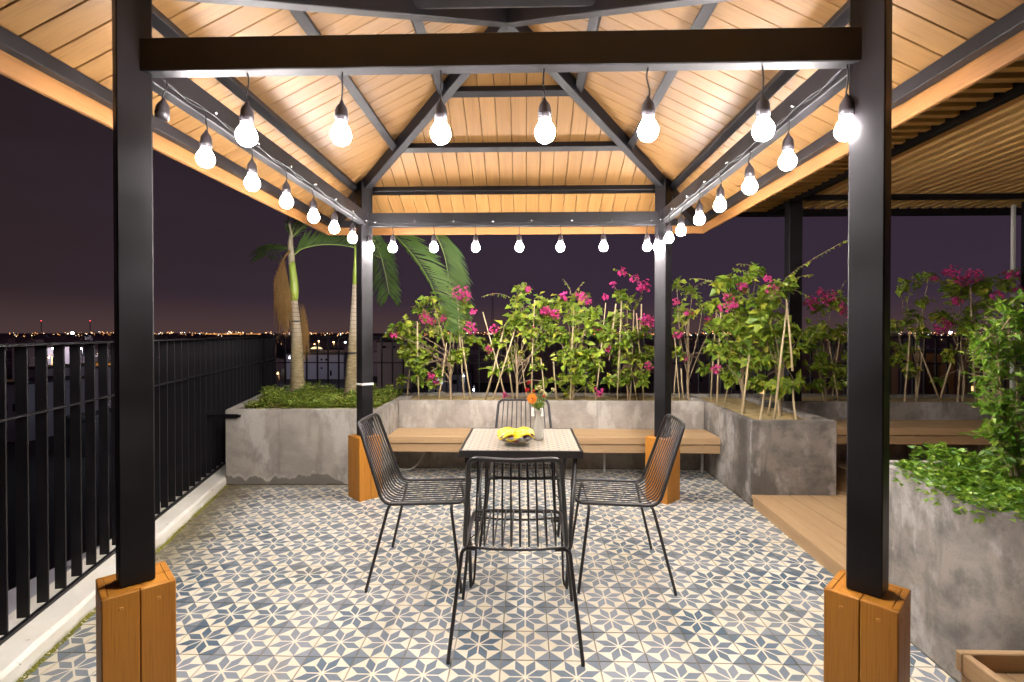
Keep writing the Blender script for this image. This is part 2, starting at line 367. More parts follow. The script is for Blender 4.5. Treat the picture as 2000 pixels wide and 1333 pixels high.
def board(name, m, p0, p1, W, T, up=(0, 0, 1), parent=None, ch=.003):
    """a straight piece from p0 to p1 (centre line), W across, T thick along up"""
    return link(name, chbox((Vector(p1) - Vector(p0)).length, W, T, ch, m), frame(p0, p1, up), parent)
def abox(name, m, x0, x1, y0, y1, z0, z1, parent=None, ch=.003):
    return board(name, m, (x0, (y0 + y1) / 2, (z0 + z1) / 2), (x1, (y0 + y1) / 2, (z0 + z1) / 2), y1 - y0, z1 - z0, (0, 0, 1), parent, ch)
def children(o): return list(o.children)
def copy_tree(o, parent=None):
    c = o.copy(); COL.objects.link(c); WM[c.name] = WM[o.name]
    if parent: c.parent = parent
    for ch in children(o): copy_tree(ch, c)
    return c

# ================================================================ terrace floor
floor = empty('terrace_floor', (0, 2.5, 0), kind='structure')
fb = MB(); fb.prism([(-1.02, -2.5), (2.2, -2.5), (2.2, 6.1), (-3.32, 6.1)], -.30, -.0035); fb.build('floor_slab', M['grout'], floor)
def tile_mesh(cells, name):
    vs = []; fs = []; uvs = []
    h = .0990; e = .0012
    for (x, y, dz, tx, ty) in cells:
        b = len(vs); z = dz
        vs += [(x + a * h, y + c * h, z - .003) for a, c in ((-1, -1), (1, -1), (1, 1), (-1, 1))]
        vs += [(x + a * (h - e), y + c * (h - e), z + a * tx + c * ty) for a, c in ((-1, -1), (1, -1), (1, 1), (-1, 1))]
        fs += [(b + 4, b + 5, b + 6, b + 7)] + [(b + i, b + (i + 1) % 4, b + 4 + (i + 1) % 4, b + 4 + i) for i in range(4)]
        q = [(-1, -1), (1, -1), (1, 1), (-1, 1)]; uvs += q
        for i in range(4): uvs += [q[i], q[(i + 1) % 4], q[(i + 1) % 4], q[i]]
    me = bpy.data.meshes.new(name); me.from_pydata(vs, [], fs); me.materials.append(M['tile'])
    l = me.uv_layers.new(name='UVMap'); l.data.foreach_set('uv', [c for u in uvs for c in u]); return me
cells = []
for j in range(-4, 20):
    for i in range(-16, 11):
        x = .2 * i; y = 4.952 - .2 * j
        dcurb = (Vector((x, y, 0)) - CURB_P).dot(CURB_N)
        if dcurb < -.12 or y > 5.2: continue
        cells.append((x, y))
def seen(x, y):
    px = 1026 + 985 * x / max(y, .1); vis = y > 1.85 and -60 < px < 2060 and y < 4.95 and not (y > 4.4 and x < -1.4) and x < 1.85
    return (0 if vis else 1, y)
cells.sort(key=lambda c: seen(*c))
tm = [tile_mesh([(0, 0, 0, R.uniform(-.0002, .0002), R.uniform(-.0002, .0002))], 'tile') for _ in range(6)]
for (x, y) in cells[:300]:
    link('tile', R.choice(tm), Matrix.Translation((x, y, R.uniform(-.0003, .0003))), floor)
me = tile_mesh([(x, y, 0, 0, 0) for x, y in cells[300:]], 'tiles')
o = bpy.data.objects.new('tile_field', me); COL.objects.link(o); o.parent = floor; o.matrix_basis = WM[floor.name].inverted(); o['kind'] = 'stuff'; WM[o.name] = Matrix.Identity(4)

# ================================================================ kerb and left fence
CD = Vector((-.666, 2.45, 0)).normalized(); CN = CURB_N
def kp(s, off, z): p = CURB_P + CD * s - CN * off; return Vector((p.x, p.y, z))
k = MB(); n = 40
prof = [(0.0, -.003), (.004, .058), (.022, .072), (.27, .074), (.27, -.3)]
vs = []
for i in range(n + 1):
    s = -5.5 + 7.8 * i / n
    for q, (of, z) in enumerate(prof): vs.append(kp(s, of + (R.uniform(-.003, .004) if q < 3 else 0), z + (R.uniform(-.002, .002) if 0 < q < 4 else 0)))
m_ = len(prof)
k.add(vs, [(i * m_ + j, i * m_ + j + 1, (i + 1) * m_ + j + 1, (i + 1) * m_ + j) for i in range(n) for j in range(m_ - 1)], False)
ko = k.build('kerb', M['kerb']); tag(ko, 'low white painted kerb under the black slat railing, chipped, mossy at its foot', 'kerb')
g = MB()
for i in range(2600):
    s = R.uniform(-4.6, .0)
    if mn.noise(Vector((s * 3, 0, 0))) < -.25 and R.random() < .8: continue
    p = kp(s, R.uniform(-.022, .004) , 0.0); q = R.uniform(.003, .008)
    g.add([p + Vector((q, 0, 0)), p + Vector((0, q, 0)), p + Vector((-q, 0, 0)), p + Vector((0, -q, 0)), p + Vector((R.uniform(-.004, .004), 0, q * R.uniform(.5, 1.1)))], [(0, 1, 4), (1, 2, 4), (2, 3, 4), (3, 0, 4)])
tag(g.build('moss', M['moss']), 'line of green moss in the joint between the white kerb and the tiles', 'moss', kind='stuff')
fence = empty('slat_fence', kp(-2, .17, .07), 'black railing of upright flat bars standing on the white kerb at the left edge', 'railing')
FO = .17
for i in range(62):
    s = -5.2 + .13 * i
    p = kp(s, FO, .09)
    board('slat', M['black'], p, p + Vector((0, 0, 1.19)), .046, .009, CD, fence, .001)
for z, W in ((1.287, .012), (.98, .008), (.082, .016)):
    board('rail', M['black'], kp(-5.3, FO - .022, z), kp(2.9, FO - .022, z), .045 if z > 1.2 else .020, W, (0, 0, 1), fence, .001)
g = MB(); g.box(-2.82, -2.49, 4.325, 4.347, .600, .622); g.box(-2.66, -2.50, 4.318, 4.3245, .594, .630)
g.build('bracket', M['black'], fence)
# rear fence
fence2 = empty('rear_fence', (0, 6.0, .2), 'dark railing of upright bars behind the bougainvillea planter, city lights beyond', 'railing')
for i in range(84):
    x = -3.15 + .13 * i
    board('slat', M['black'], (x, 6.0, .15), (x, 6.0, 1.28), .02, .016, (1, 0, 0), fence2, .001)
for z in (1.288, .98, .13):
    board('rail', M['black'], (-3.25, 5.985, z), (8, 5.985, z), .035, .012, (0, 0, 1), fence2, .001)

# ================================================================ concrete planters
def planter(name, loc, poly_out, poly_in, z0, z1, zs, m, label, soilz=None):
    root = empty(name, loc, label, 'planter'); n = len(poly_out)
    b = bmesh.new(); vo0 = [b.verts.new((x, y, z0)) for x, y in poly_out]; vo1 = [b.verts.new((x, y, z1)) for x, y in poly_out]
    vi1 = [b.verts.new((x, y, z1)) for x, y in poly_in]; vi0 = [b.verts.new((x, y, zs - .1)) for x, y in poly_in]
    for i in range(n):
        j = (i + 1) % n
        for q in ((vo0[i], vo0[j], vo1[j], vo1[i]), (vo1[i], vo1[j], vi1[j], vi1[i]), (vi1[i], vi1[j], vi0[j], vi0[i])): b.faces.new(q)
    es = [e for e in b.edges if (e.verts[0] in vo1 and e.verts[1] in vo1) or (e.verts[0] in vi1 and e.verts[1] in vi1) or (e.verts[0] in vo0 and e.verts[1] in vo1) or (e.verts[1] in vo0 and e.verts[0] in vo1)]
    bmesh.ops.bevel(b, geom=es, offset=.008, segments=2, affect='EDGES')
    inv = WM[root.name].inverted()
    for v in b.verts: v.co = inv @ v.co
    me = bpy.data.meshes.new('wall'); b.to_mesh(me); b.free(); me.materials.append(m)
    link('wall', me, WM[root.name], root)
    # soil
    xs = [p[0] for p in poly_in]; ys = [p[1] for p in poly_in]
    sb = bmesh.new(); f = sb.faces.new([sb.verts.new((x, y, zs)) for x, y in poly_in])
    bmesh.ops.triangulate(sb, faces=[f])
    for _ in range(4): bmesh.ops.subdivide_edges(sb, edges=[e for e in sb.edges if e.calc_length() > .09], cuts=1); bmesh.ops.triangulate(sb, faces=sb.faces[:])
    for v in sb.verts: v.co.z += R.uniform(-.008, .012)
    for v in sb.verts: v.co = inv @ v.co
    sm = bpy.data.meshes.new('soil'); sb.to_mesh(sm); sb.free(); sm.materials.append(M['soil']); link('soil', sm, WM[root.name], root)
    return root
PLZ = .663
cl0 = kp(.02, 0, 0)
planter('planter', (-2, 4.9, 0), [(-2.632, 4.35), (-1.25, 4.39), (-1.265, 5.62), (-2.97, 5.62)], [(-2.545, 4.425), (-1.335, 4.465), (-1.34, 5.54), (-2.86, 5.54)], -.02, PLZ, .635, M['conc'],
        'pale grey concrete planter holding two palm trees, damp stain along its foot')
planter('planter', (.2, 5.2, 0), [(-1.262, 4.955), (1.745, 4.955), (1.745, 5.66), (-1.262, 5.66)], [(-1.20, 5.03), (1.69, 5.03), (1.69, 5.58), (-1.20, 5.58)], -.02, PLZ + .004, .635, M['conc3'],
        'long concrete planter of bougainvillea behind the lit timber bench')
planter('planter', (2.1, 4.6, 0), [(1.742, 3.915), (2.385, 3.915), (2.385, 5.655), (1.747, 5.655)], [(1.80, 3.975), (2.32, 3.975), (2.32, 5.58), (1.80, 5.58)], -.02, PLZ, .625, M['conc2'],
        'grey blotched concrete planter jutting forward beside the deck step')
planter('planter', (4.5, 5.2, .1), [(2.388, 4.97), (8.0, 4.97), (8.0, 5.66), (2.388, 5.66)], [(2.44, 5.03), (7.9, 5.03), (7.9, 5.58), (2.44, 5.58)], -.02, PLZ + .002, .63, M['conc2'],
        'shaded dark concrete planter behind the far bench under the pergola')
def ex(Y): return 1.738 + .0434 * (Y - 3.918)
planter('planter', (2.2, 1.5, 0), [(ex(-1.5), -1.5), (3.4, -1.5), (3.4, 2.52), (ex(2.52), 2.52)], [(ex(-1.4) + .07, -1.4), (3.3, -1.4), (3.3, 2.46), (ex(2.46) + .07, 2.46)], -.02, .715, .69, M['conc2'],
        'large dark concrete planter at the right edge filled with green ground cover and a shrub')

# ================================================================ deck and benches
deck = empty('timber_deck', (2.4, 3.6, 0), kind='structure')
dz = .094; E0, E1 = 2.56, 3.905
abox('joist', M['black'], 1.80, 6.5, 2.54, 4.93, 0.0, .066, deck, 0)
def edgeboard(name, o0, o1, z0, z1, m):
    b = MB(); b.prism([(ex(2.53) + o0, 2.53), (ex(2.53) + o1, 2.53), (ex(3.91) + o1, 3.91), (ex(3.91) + o0, 3.91)], z0, z1)
    mt = frame((ex(2.5), 2.5, (z0 + z1) / 2), (ex(3.91), 3.91, (z0 + z1) / 2), (0, 0, 1)); o = b.build(name, m, deck, mtx=mt); return o
edgeboard('nosing_board', 0, .098, dz - .024, dz, M['deck'])
edgeboard('riser_board', .012, .032, .0, dz - .026, M['deck'])
b = MB(); b.prism([(ex(2.53) + .101, 2.53), (1.868, 2.53), (1.868, 3.91), (ex(3.91) + .101, 3.91)], dz - .024, dz - .001); b.build('deck_board', M['deck'], deck, mtx=frame((1.8, 2.53, dz), (1.8, 3.91, dz), (0, 0, 1)))
for i in range(30):
    x0 = 1.871 + .151 * i; y1 = 3.912 if x0 < 2.30 else 4.95
    board('seam_shade_strip', M['strapb'], (x0 - .0015, 2.53, dz - .009), (x0 - .0015, y1, dz - .009), .0058, .010, (0, 0, 1), deck, 0)  # added black strip, stands in for the shade in the gap between deck boards
    board('deck_board', M['deck'], (x0 + .0735, 2.53, dz - .0125), (x0 + .0735, y1, dz - .0125), .1445, .024, (0, 0, 1), deck, .002)

def bench(x0, x1, y0, y1, zt, label, legs, loc):
    r = empty('bench', loc, label, 'bench'); n = 3; wd = (y1 - y0) / n
    wd = (y1 - y0 - .026) / n
    for i in range(n): abox('seat_board', M['deck'], x0, x1, y0 + .026 + i * wd + .003, y0 + .026 + (i + 1) * wd - .003, zt - .024, zt, r, .003)
    for i in range(n): board('seam_shade_strip', M['strapb'], (x0, y0 + .0262 + i * wd, zt - .010), (x1, y0 + .0262 + i * wd, zt - .010), .0058, .010, (0, 0, 1), r, 0)  # seat gaps get the same added black strips as painted shade
    board('front_board', M['deck'], (x0, y0 + .012, zt - .031), (x1, y0 + .012, zt - .031), .024, .060, (0, 0, 1), r, .003)
    board('apron_board', M['deckg'], (x0, y0 + .018, zt - .106), (x1, y0 + .018, zt - .106), .020, .074, (0, 0, 1), r, .003)
    for lx in legs:
        o = board('bench_leg', M['pipe'], (lx, y0 + .33, zt - .40), (lx, y0 + .33, zt - .026), .022, .022, (0, 1, 0), r, .002)
        board('bearer', M['black'], (lx, y0 + .03, zt - .045), (lx, y1 - .01, zt - .045), .03, .036, (0, 0, 1), r, .001)
    return r
bench(-1.255, 1.742, 4.535, 4.945, .400, 'long lit timber bench with grooved front boards along the back concrete planter', (.76, 1.69), (.2, 4.7, 0))
bench(2.392, 7.5, 4.50, 4.955, .500, 'dim timber bench under the pergola on the raised deck', (3.65, 5.2, 6.8), (4.5, 4.7, .1))
# deck-board bench at the lower right corner
rb = empty('bench', (1.5, 1.0, 0), 'timber platform bench cut by the lower right corner, boards set below its raised rim', 'bench')
zt = .39; X0, X1, Y1 = 1.290, 1.60, 1.541
board('rim_board', M['deck'], (X0, Y1 - .012, zt - .03), (X1, Y1 - .012, zt - .03), .024, .06, (0, 0, 1), rb, .003)
board('rim_board', M['deck'], (X0 + .012, Y1 - .026, zt - .03), (X0 + .012, -.6, zt - .03), .024, .06, (0, 0, 1), rb, .003)
for i in range(3): board('side_board', M['deckg'], (X0 + .018, Y1 - .012, zt - .105 - .1 * i), (X0 + .018, -.6, zt - .105 - .1 * i), .02, .085, (0, 0, 1), rb, .002)
board('side_board', M['deckg'], (X0 + .03, Y1 - .015, zt - .2), (X1, Y1 - .015, zt - .2), .02, .27, (0, 0, 1), rb, .002)
for i in range(3):
    xx = X0 + .026 + .097 * i; abox('seat_board', M['deckg'], xx + .001, xx + .094, -.6, Y1 - .027, zt - .075, zt - .052, rb, .002)

# ================================================================ pavilion
PL, PR, PF, PB = -1.31, 1.105, 1.672, 4.08
CX, CY = -.10, 2.88; EH = 1.686; EZ = 2.34; SL = .5
pav = empty('pavilion', (CX, CY, 0), 'open square pavilion of black steel posts and beams under a timber-lined hip roof', 'pavilion')
def rz(a, c): return Matrix.Translation(c) @ Matrix.Rotation(a, 4, 'Z')
HB = .503
for (px, py, strap) in ((PL - .013, PF, 0), (PR + .013, PF, 0), (PL, PB, 1), (PR, PB, 0)):
    pm = link('post', chbox(.098, .098, 2.56 - HB, .004, M['black']), rz(pi / 4, (px, py, (2.56 + HB) / 2)), pav)
    if strap:
        z = at(712, 752, py - .07).z; link('strap', chbox(.1035, .1035, .018, .002, M['strap']), rz(pi / 4, (px, py, z)), pm)
    pb = link('post_base', chbox(.158, .158, HB - .03, 0, M['black']), rz(pi / 4, (px, py, (HB - .03) / 2)), pav)
    for q in range(4):
        A = Matrix.Translation((px, py, 0)) @ Matrix.Rotation(pi / 4 + q * pi / 2, 4, 'Z')
        for sgn in (-1, 1):
            p0 = A @ Vector((sgn * .0495, -.0895, .001)); p1 = A @ Vector((sgn * .0495, -.0895, HB - .001))
            nrm = (A.to_3x3() @ Vector((0, -1, 0)))
            board('base_board', M['base'], p0, p1, .0965, .019, nrm, pb, .0022)
            for hz in (.05, HB - .045):
                link('screw_plug', chbox(.012, .012, .003, .0014, M['plug']), frame(A @ Vector((sgn * .0495 - .006, -.0993, hz)), A @ Vector((sgn * .0495 + .006, -.0993, hz)), nrm), pb)
    for sgn in (-1, 1):     # cap boards round the post
        A = Matrix.Translation((px, py, 0)) @ Matrix.Rotation(pi / 4, 4, 'Z')
        board('cap_board', M['base'], A @ Vector((-.0797, sgn * .0399, HB - .012)), A @ Vector((.0797, sgn * .0399, HB - .012)), .0775, .020, (0, 0, 1), pb, .0015)
BZ0, BZ1 = 2.208, 2.318; bz = (BZ0 + BZ1) / 2; bt = BZ1 - BZ0
board('beam', M['black'], (PL + .022, PF, bz), (PR - .022, PF, bz), .05, bt, (0, 0, 1), pav, .003)
board('beam', M['black'], (PL + .022, PB, bz - .012), (PR - .022, PB, bz - .012), .05, bt, (0, 0, 1), pav, .003)
board('beam', M['black'], (PL, PF + .03, bz - .004), (PL, PB - .03, bz - .004), .05, bt, (0, 0, 1), pav, .003)
board('beam', M['black'], (PR, PF + .03, bz - .004), (PR, PB - .03, bz - .004), .05, bt, (0, 0, 1), pav, .003)
cosr = 1 / sqrt(1 + SL * SL)
DIRS = [(Vector((0, -1, 0)), Vector((1, 0, 0))), (Vector((0, 1, 0)), Vector((-1, 0, 0))), (Vector((-1, 0, 0)), Vector((0, -1, 0))), (Vector((1, 0, 0)), Vector((0, 1, 0)))]
def rp(o_, t_, dd, s, dz=0.):       # a point on the plane of plank undersides: dd in from the eave, s along it
    p = Vector((CX, CY, 0)) + o_ * (EH - dd) + t_ * s; p.z = EZ + SL * dd + dz; return p
PWD = .107
for o_, t_ in DIRS:
    nrm = (Vector((0, 0, 1)) + o_ * SL).normalized(); upv = (-o_ + Vector((0, 0, SL))).normalized()
    npl = int(EH * 2 / PWD) + 1; s0 = -npl * PWD / 2
    for i in range(npl):
        a = max(s0 + i * PWD + .0016, -EH + .002); b_ = min(s0 + (i + 1) * PWD - .0016, EH - .002)
        if b_ - a < .01: continue
        da, db = EH - abs(a), EH - abs(b_)
        if a * b_ < 0: poly = [(a, 0), (b_, 0), (b_, db), (0, EH), (a, da)]
        else: poly = [(a, 0), (b_, 0), (b_, db), (a, da)]
        c0 = rp(o_, t_, 0, (a + b_) / 2); mt = Matrix((upv, nrm.cross(upv), nrm)).transposed().to_4x4(); mt.translation = c0; inv = mt.inverted()
        lo = [rp(o_, t_, dd, s) for s, dd in poly]; k_ = len(poly)
        e = .0025
        cs = (a + b_) / 2
        lo2 = [rp(o_, t_, dd, s + (e if s < cs else -e) if abs(s) > 1e-6 or a * b_ >= 0 else s) for s, dd in poly]
        hi = [p + nrm * .012 for p in lo]; mid = [p + nrm * .003 for p in lo]
        vs = [inv @ v for v in lo2 + mid + hi]
        fs = [tuple(range(k_))[::-1], tuple(range(2 * k_, 3 * k_))] + [(i2, (i2 + 1) % k_, k_ + (i2 + 1) % k_, k_ + i2) for i2 in range(k_)] + [(k_ + i2, k_ + (i2 + 1) % k_, 2 * k_ + (i2 + 1) % k_, 2 * k_ + i2) for i2 in range(k_)]
        me = bpy.data.meshes.new('plank'); me.from_pydata(vs, [], fs); me.materials.append(M['plank']); me.update()
        link('plank', me, mt, pav)
    # purlins, square steel under the planks
    for dd in (.393, .80, 1.222):
        s = EH - dd - .02; h = .053
        board('purlin', M['black'], rp(o_, t_, dd, -s) - nrm * (h / 2), rp(o_, t_, dd, s) - nrm * (h / 2), .05, h - .002, nrm, pav, .003)
    # eave channel and fascia
    s = EH - .03
    p0 = rp(o_, t_, .045, -s); p1 = rp(o_, t_, .045, s); p0.z = p1.z = 2.318
    board('eave_channel', M['black'], p0, p1, .045, .056, (0, 0, 1), pav, .002)
    for (of, zc, hh) in ((-.012, 2.268, .078), (-.019, 2.330, .04)):
        s = EH - of - (.012 if abs(o_.x) else -.012) * 1
        s = EH + .02 if abs(o_.y) else EH - .004
        p0 = rp(o_, t_, of, -s); p1 = rp(o_, t_, of, s); p0.z = p1.z = zc
        board('fascia_board', M['fascia'], p0, p1, .022, hh, (0, 0, 1), pav, .003)
# hip rafters
hipl = Vector((1, 1, 0)).normalized()
for sx_, sy_ in ((-1, -1), (1, -1), (-1, 1), (1, 1)):
    a = Vector((CX + sx_ * (EH - .05), CY + sy_ * (EH - .05), EZ + SL * .05)); b_ = Vector((CX + sx_ * .012, CY + sy_ * .012, EZ + SL * (EH - .012)))
    d = (b_ - a).normalized(); side = Vector((-sy_, sx_, 0)).normalized() if True else None
    side = d.cross(Vector((0, 0, 1))).normalized(); n_ = side.cross(d).normalized()
    if n_.z < 0: n_ = -n_
    board('hip_rafter', M['black'], a - n_ * .050, b_ - n_ * .050, .058, .086, n_, pav, .003)
# roof deck above the planks
b = MB(); zt_ = EZ + .03; q = EH + .03
b.add([(CX - q, CY - q, zt_), (CX + q, CY - q, zt_), (CX + q, CY + q, zt_), (CX - q, CY + q, zt_), (CX, CY, EZ + SL * EH + .045)] +
      [(CX - q, CY - q, zt_ + .02), (CX + q, CY - q, zt_ + .02), (CX + q, CY + q, zt_ + .02), (CX - q, CY + q, zt_ + .02), (CX, CY, EZ + SL * EH + .07)],
      [(0, 1, 4), (1, 2, 4), (2, 3, 4), (3, 0, 4), (5, 6, 9), (6, 7, 9), (7, 8, 9), (8, 5, 9), (0, 1, 6, 5), (1, 2, 7, 6), (2, 3, 8, 7), (3, 0, 5, 8)])
b.build('roof_sheet', M['bdark'], pav)

# ================================================================ bulbs on their cords
def make_pendant(cordlen, lit=True):
    r = empty('pendant_bulb', (0, 0, 0)); L = cordlen
    c = MB(); pts = [(.004 * sin(3.1 * q / 6 * 2), .003 * sin(5 * q / 6), -L * q / 6) for q in range(7)]
    pts[0] = (0, 0, 0); pts[-1] = (0, 0, -L); c.tube(pts, .0026, 6); c.build('cord', M['wire'], r)
    s = MB(); z = -L
    s.lathe([(.0035, z + .012), (.006, z + .006), (.008, z), (.016, z - .010), (.0205, z - .022), (.0212, z - .036), (.0225, z - .040), (.0225, z - .046), (.0212, z - .050), (.0205, z - .060), (.018, z - .0605)][::-1], n=16)
    s.build('socket', M['rubber'], r)
    if lit:
        bb = MB(); z0 = z - .058
        prof = [(.002, z0 - .080), (.014, z0 - .077), (.025, z0 - .069), (.0315, z0 - .057), (.0335, z0 - .045), (.0305, z0 - .032), (.024, z0 - .020), (.0175, z0 - .010), (.0155, z0)]
        bb.lathe(prof, n=14); bb.build('bulb', M['bulb'], r)
    return r
ORD = ['first', 'second', 'third', 'fourth', 'fifth', 'sixth', 'seventh', 'eighth', 'ninth']
protoF = make_pendant(.105); protoS = make_pendant(.075); used = set()
def place_p(proto, loc, label, tilt=0):
    o = proto if proto.name not in used else copy_tree(proto); used.add(proto.name)
    o.location = loc; o.rotation_euler = (R.uniform(-.03, .03), R.uniform(-.03, .03) + tilt, R.uniform(0, 6))
    tag(o, label, 'light bulb', 'bare bulbs hanging round the pavilion beams'); return o
for i, px in enumerate((478, 667, 861, 1062, 1263, 1481, 1641)):
    X = (px - 1026) / 985 * PF
    place_p(protoF, (X, PF, BZ0), 'lit bulb hanging under the front beam, %s of that row from the left' % ORD[i])
for i, px in enumerate((402, 491, 559, 612, 654, 690)):
    Y = (PL + .045) * 985 / (px - 1026)
    place_p(protoS, (PL + .034, Y, 2.215), 'lit bulb hanging along the left beam, %s from the front' % ORD[i])
place_p(protoS, (PL + .056, PB - .04, 2.20), 'lit bulb glowing right in front of the rear left post')
for i, px in enumerate((767, 848, 929, 1014, 1095, 1177, 1261)):
    X = (px - 1026) / 985 * (PB - .035)
    place_p(protoS, (X, PB - .034, 2.200), 'lit bulb hanging along the rear beam, %s from the left' % ORD[i])
for i, Y in enumerate((2.089, 2.452, 2.801, 3.143, 3.495, 3.775)):
    place_p(protoS, (PR - .034, Y, 2.215), 'lit bulb hanging along the right beam, %s from the front' % ORD[i])
place_p(protoS, (PR - .056, PB - .045, 2.20), 'lit bulb glowing right in front of the rear right post')
es = make_pendant(.075, False); es.location = (-1.228, 1.70, 2.205); es.rotation_euler = (0, .12, 0)
tag(es, 'black empty socket without a bulb hanging inside the front left post', 'lamp socket')
def cable(name, p0, p1, n, off, label, ax):
    r = empty(name, p0, label, 'cable'); p0 = Vector(p0); p1 = Vector(p1); off = Vector(off)
    for w_ in range(2):
        c = MB(); pts = []
        for i in range(n * 8 + 1):
            t_ = i / (n * 8); ph = (t_ * n) % 1
            sag = -.010 * sin(pi * ph) + .004 * sin(9 * t_ * n + w_ * 2) ; lat = .003 + .003 * sin(7 * t_ * n + w_ * 3)
            pts.append(p0.lerp(p1, t_) + Vector((0, 0, sag + w_ * .005)) + off * (lat + .002))
        c.tube(pts, .0024, 5); c.build('cable_strand', M['wire'], r)
    for i in range(n + 1):
        p = p0.lerp(p1, i / n) + Vector((0, 0, .012)); c = MB(); c.tube([p - off * .006, p + off * .012], .0028, 6); c.blob(p + off * .014, .0055, 8, 5); c.build('clip', M['clip'], r)
    return r
cable('light_cable', (PL + .027, 1.72, 2.232), (PL + .027, PB - .06, 2.225), 7, (1, 0, 0), 'black twin cable clipped along the left beam feeding its bulbs', 0)
cable('light_cable', (PR - .027, 1.72, 2.232), (PR - .027, PB - .06, 2.225), 7, (-1, 0, 0), 'black twin cable clipped along the right beam feeding its bulbs', 0)
cable('light_cable', (PL + .1, PB - .027, 2.222), (PR - .1, PB - .027, 2.222), 7, (0, -1, 0), 'black twin cable clipped along the rear beam feeding its bulbs', 1)
cable('light_cable', (PL + .1, PF + .027, 2.232), (PR - .1, PF + .027, 2.232), 7, (0, 1, 0), 'black twin cable along the inner side of the front beam', 1)

# ================================================================ pergola on the right
pg = empty('pergola', (3.6, 5.2, .1), 'flat timber-slatted pergola roof on black steel posts to the right of the pavilion', 'pergola')
PZ = 2.66
board('beam', M['black'], (2.74, -1.5, PZ + .04), (2.74, 5.80, PZ + .04), .05, .08, (0, 0, 1), pg, .002)
board('beam', M['black'], (2.768, 5.20, PZ + .045), (8.2, 5.20, PZ + .045), .05, .05, (0, 0, 1), pg, .002)
board('beam', M['black'], (1.9, 5.83, PZ + .04), (8.2, 5.83, PZ + .04), .04, .08, (0, 0, 1), pg, .002)
for k_ in range(57):
    Y = 5.74 - .113 * k_
    if Y < -.6: break
    board('slat', M['slat'], (1.9, Y, PZ + .055), (2.712, Y, PZ + .055), .05, .032, (0, 0, 1), pg, .002)
for k_ in range(44):
    X = 2.83 + .118 * k_
    board('slat', M['slat'], (X, -.8, PZ + .098), (X, 5.805, PZ + .098), .062, .046, (0, 0, 1), pg, .002)
abox('roof_sheet', M['poly'], 1.85, 8.2, -1.5, 5.85, PZ + .135, PZ + .142, pg, 0)
for X in (2.72, 5.08): link('post', chbox(.13, .10, PZ, .003, M['black']), Matrix.Translation((X, 5.20, PZ / 2 + .0)), pg)
link('downpipe', chbox(.03, .03, 2.0, .004, M['pipe']), Matrix.Translation((4.97, 5.28, 1.64)), pg)

# ================================================================ table, chairs and what stands on the table
tb = empty('table', (-.025, 2.955, 0), 'small square dining table with a patterned tile top in a black steel frame', 'table')
TX0, TX1, TY0, TY1, TZ = -.349, .303, 2.637, 3.272, .72
abox('table_top', M['ttop'], TX0 + .014, TX1 - .014, TY0 + .014, TY1 - .014, TZ - .016, TZ - .0015, tb, .001)
for (a, b_) in (((TX0, TY0 + .006), (TX1, TY0 + .006)), ((TX0, TY1 - .006), (TX1, TY1 - .006))): board('rim', M['chair'], (a[0], a[1], TZ - .019), (b_[0], b_[1], TZ - .019), .014, .038, (0, 0, 1), tb, .002)
for x in (TX0 + .0065, TX1 - .0065): board('rim', M['chair'], (x, TY0 + .0135, TZ - .019), (x, TY1 - .0135, TZ - .019), .014, .038, (0, 0, 1), tb, .002)
for sx_, sy_ in ((-1, -1), (1, -1), (-1, 1), (1, 1)):
    cx_ = TX0 + .035 if sx_ < 0 else TX1 - .035; cy_ = TY0 + .035 if sy_ < 0 else TY1 - .035
    ft = Vector((-.284 if sx_ < 0 else .216, 2.565 if sy_ < 0 else 3.30, .006)); ft = Vector((ft.x, cy_ + (-.055 if sy_ < 0 else .055), .008))
    l = MB(); l.tube([(cx_, cy_, TZ - .035), ft + Vector((-sx_ * .0, 0, .02)), ft], [.0095, .0095, .008], 8); lg = l.build('leg', M['chair'], tb)
    for (ox, oy) in ((-sx_ * .085, 0), (0, -sy_ * .085)):
        h = MB(); tp = Vector((cx_ + ox, cy_ + oy, TZ - .035)); bt_ = ft + Vector((ox * .22, oy * .22, .055))
        h.tube([tp, bt_, ft + Vector((ox * .16, oy * .16, .025)), ft + Vector((ox * .02, oy * .02, .008))], .0062, 7)
        for z in (.565, .26):
            f0 = (TZ - .035 - z) / (TZ - .035 - .02); a = Vector((cx_, cy_, TZ - .035)).lerp(ft, f0); bq = tp.lerp(bt_, min(1, f0)); h.tube([a, bq], .0035, 6)
        h.build('hairpin_rod', M['chair'], lg)

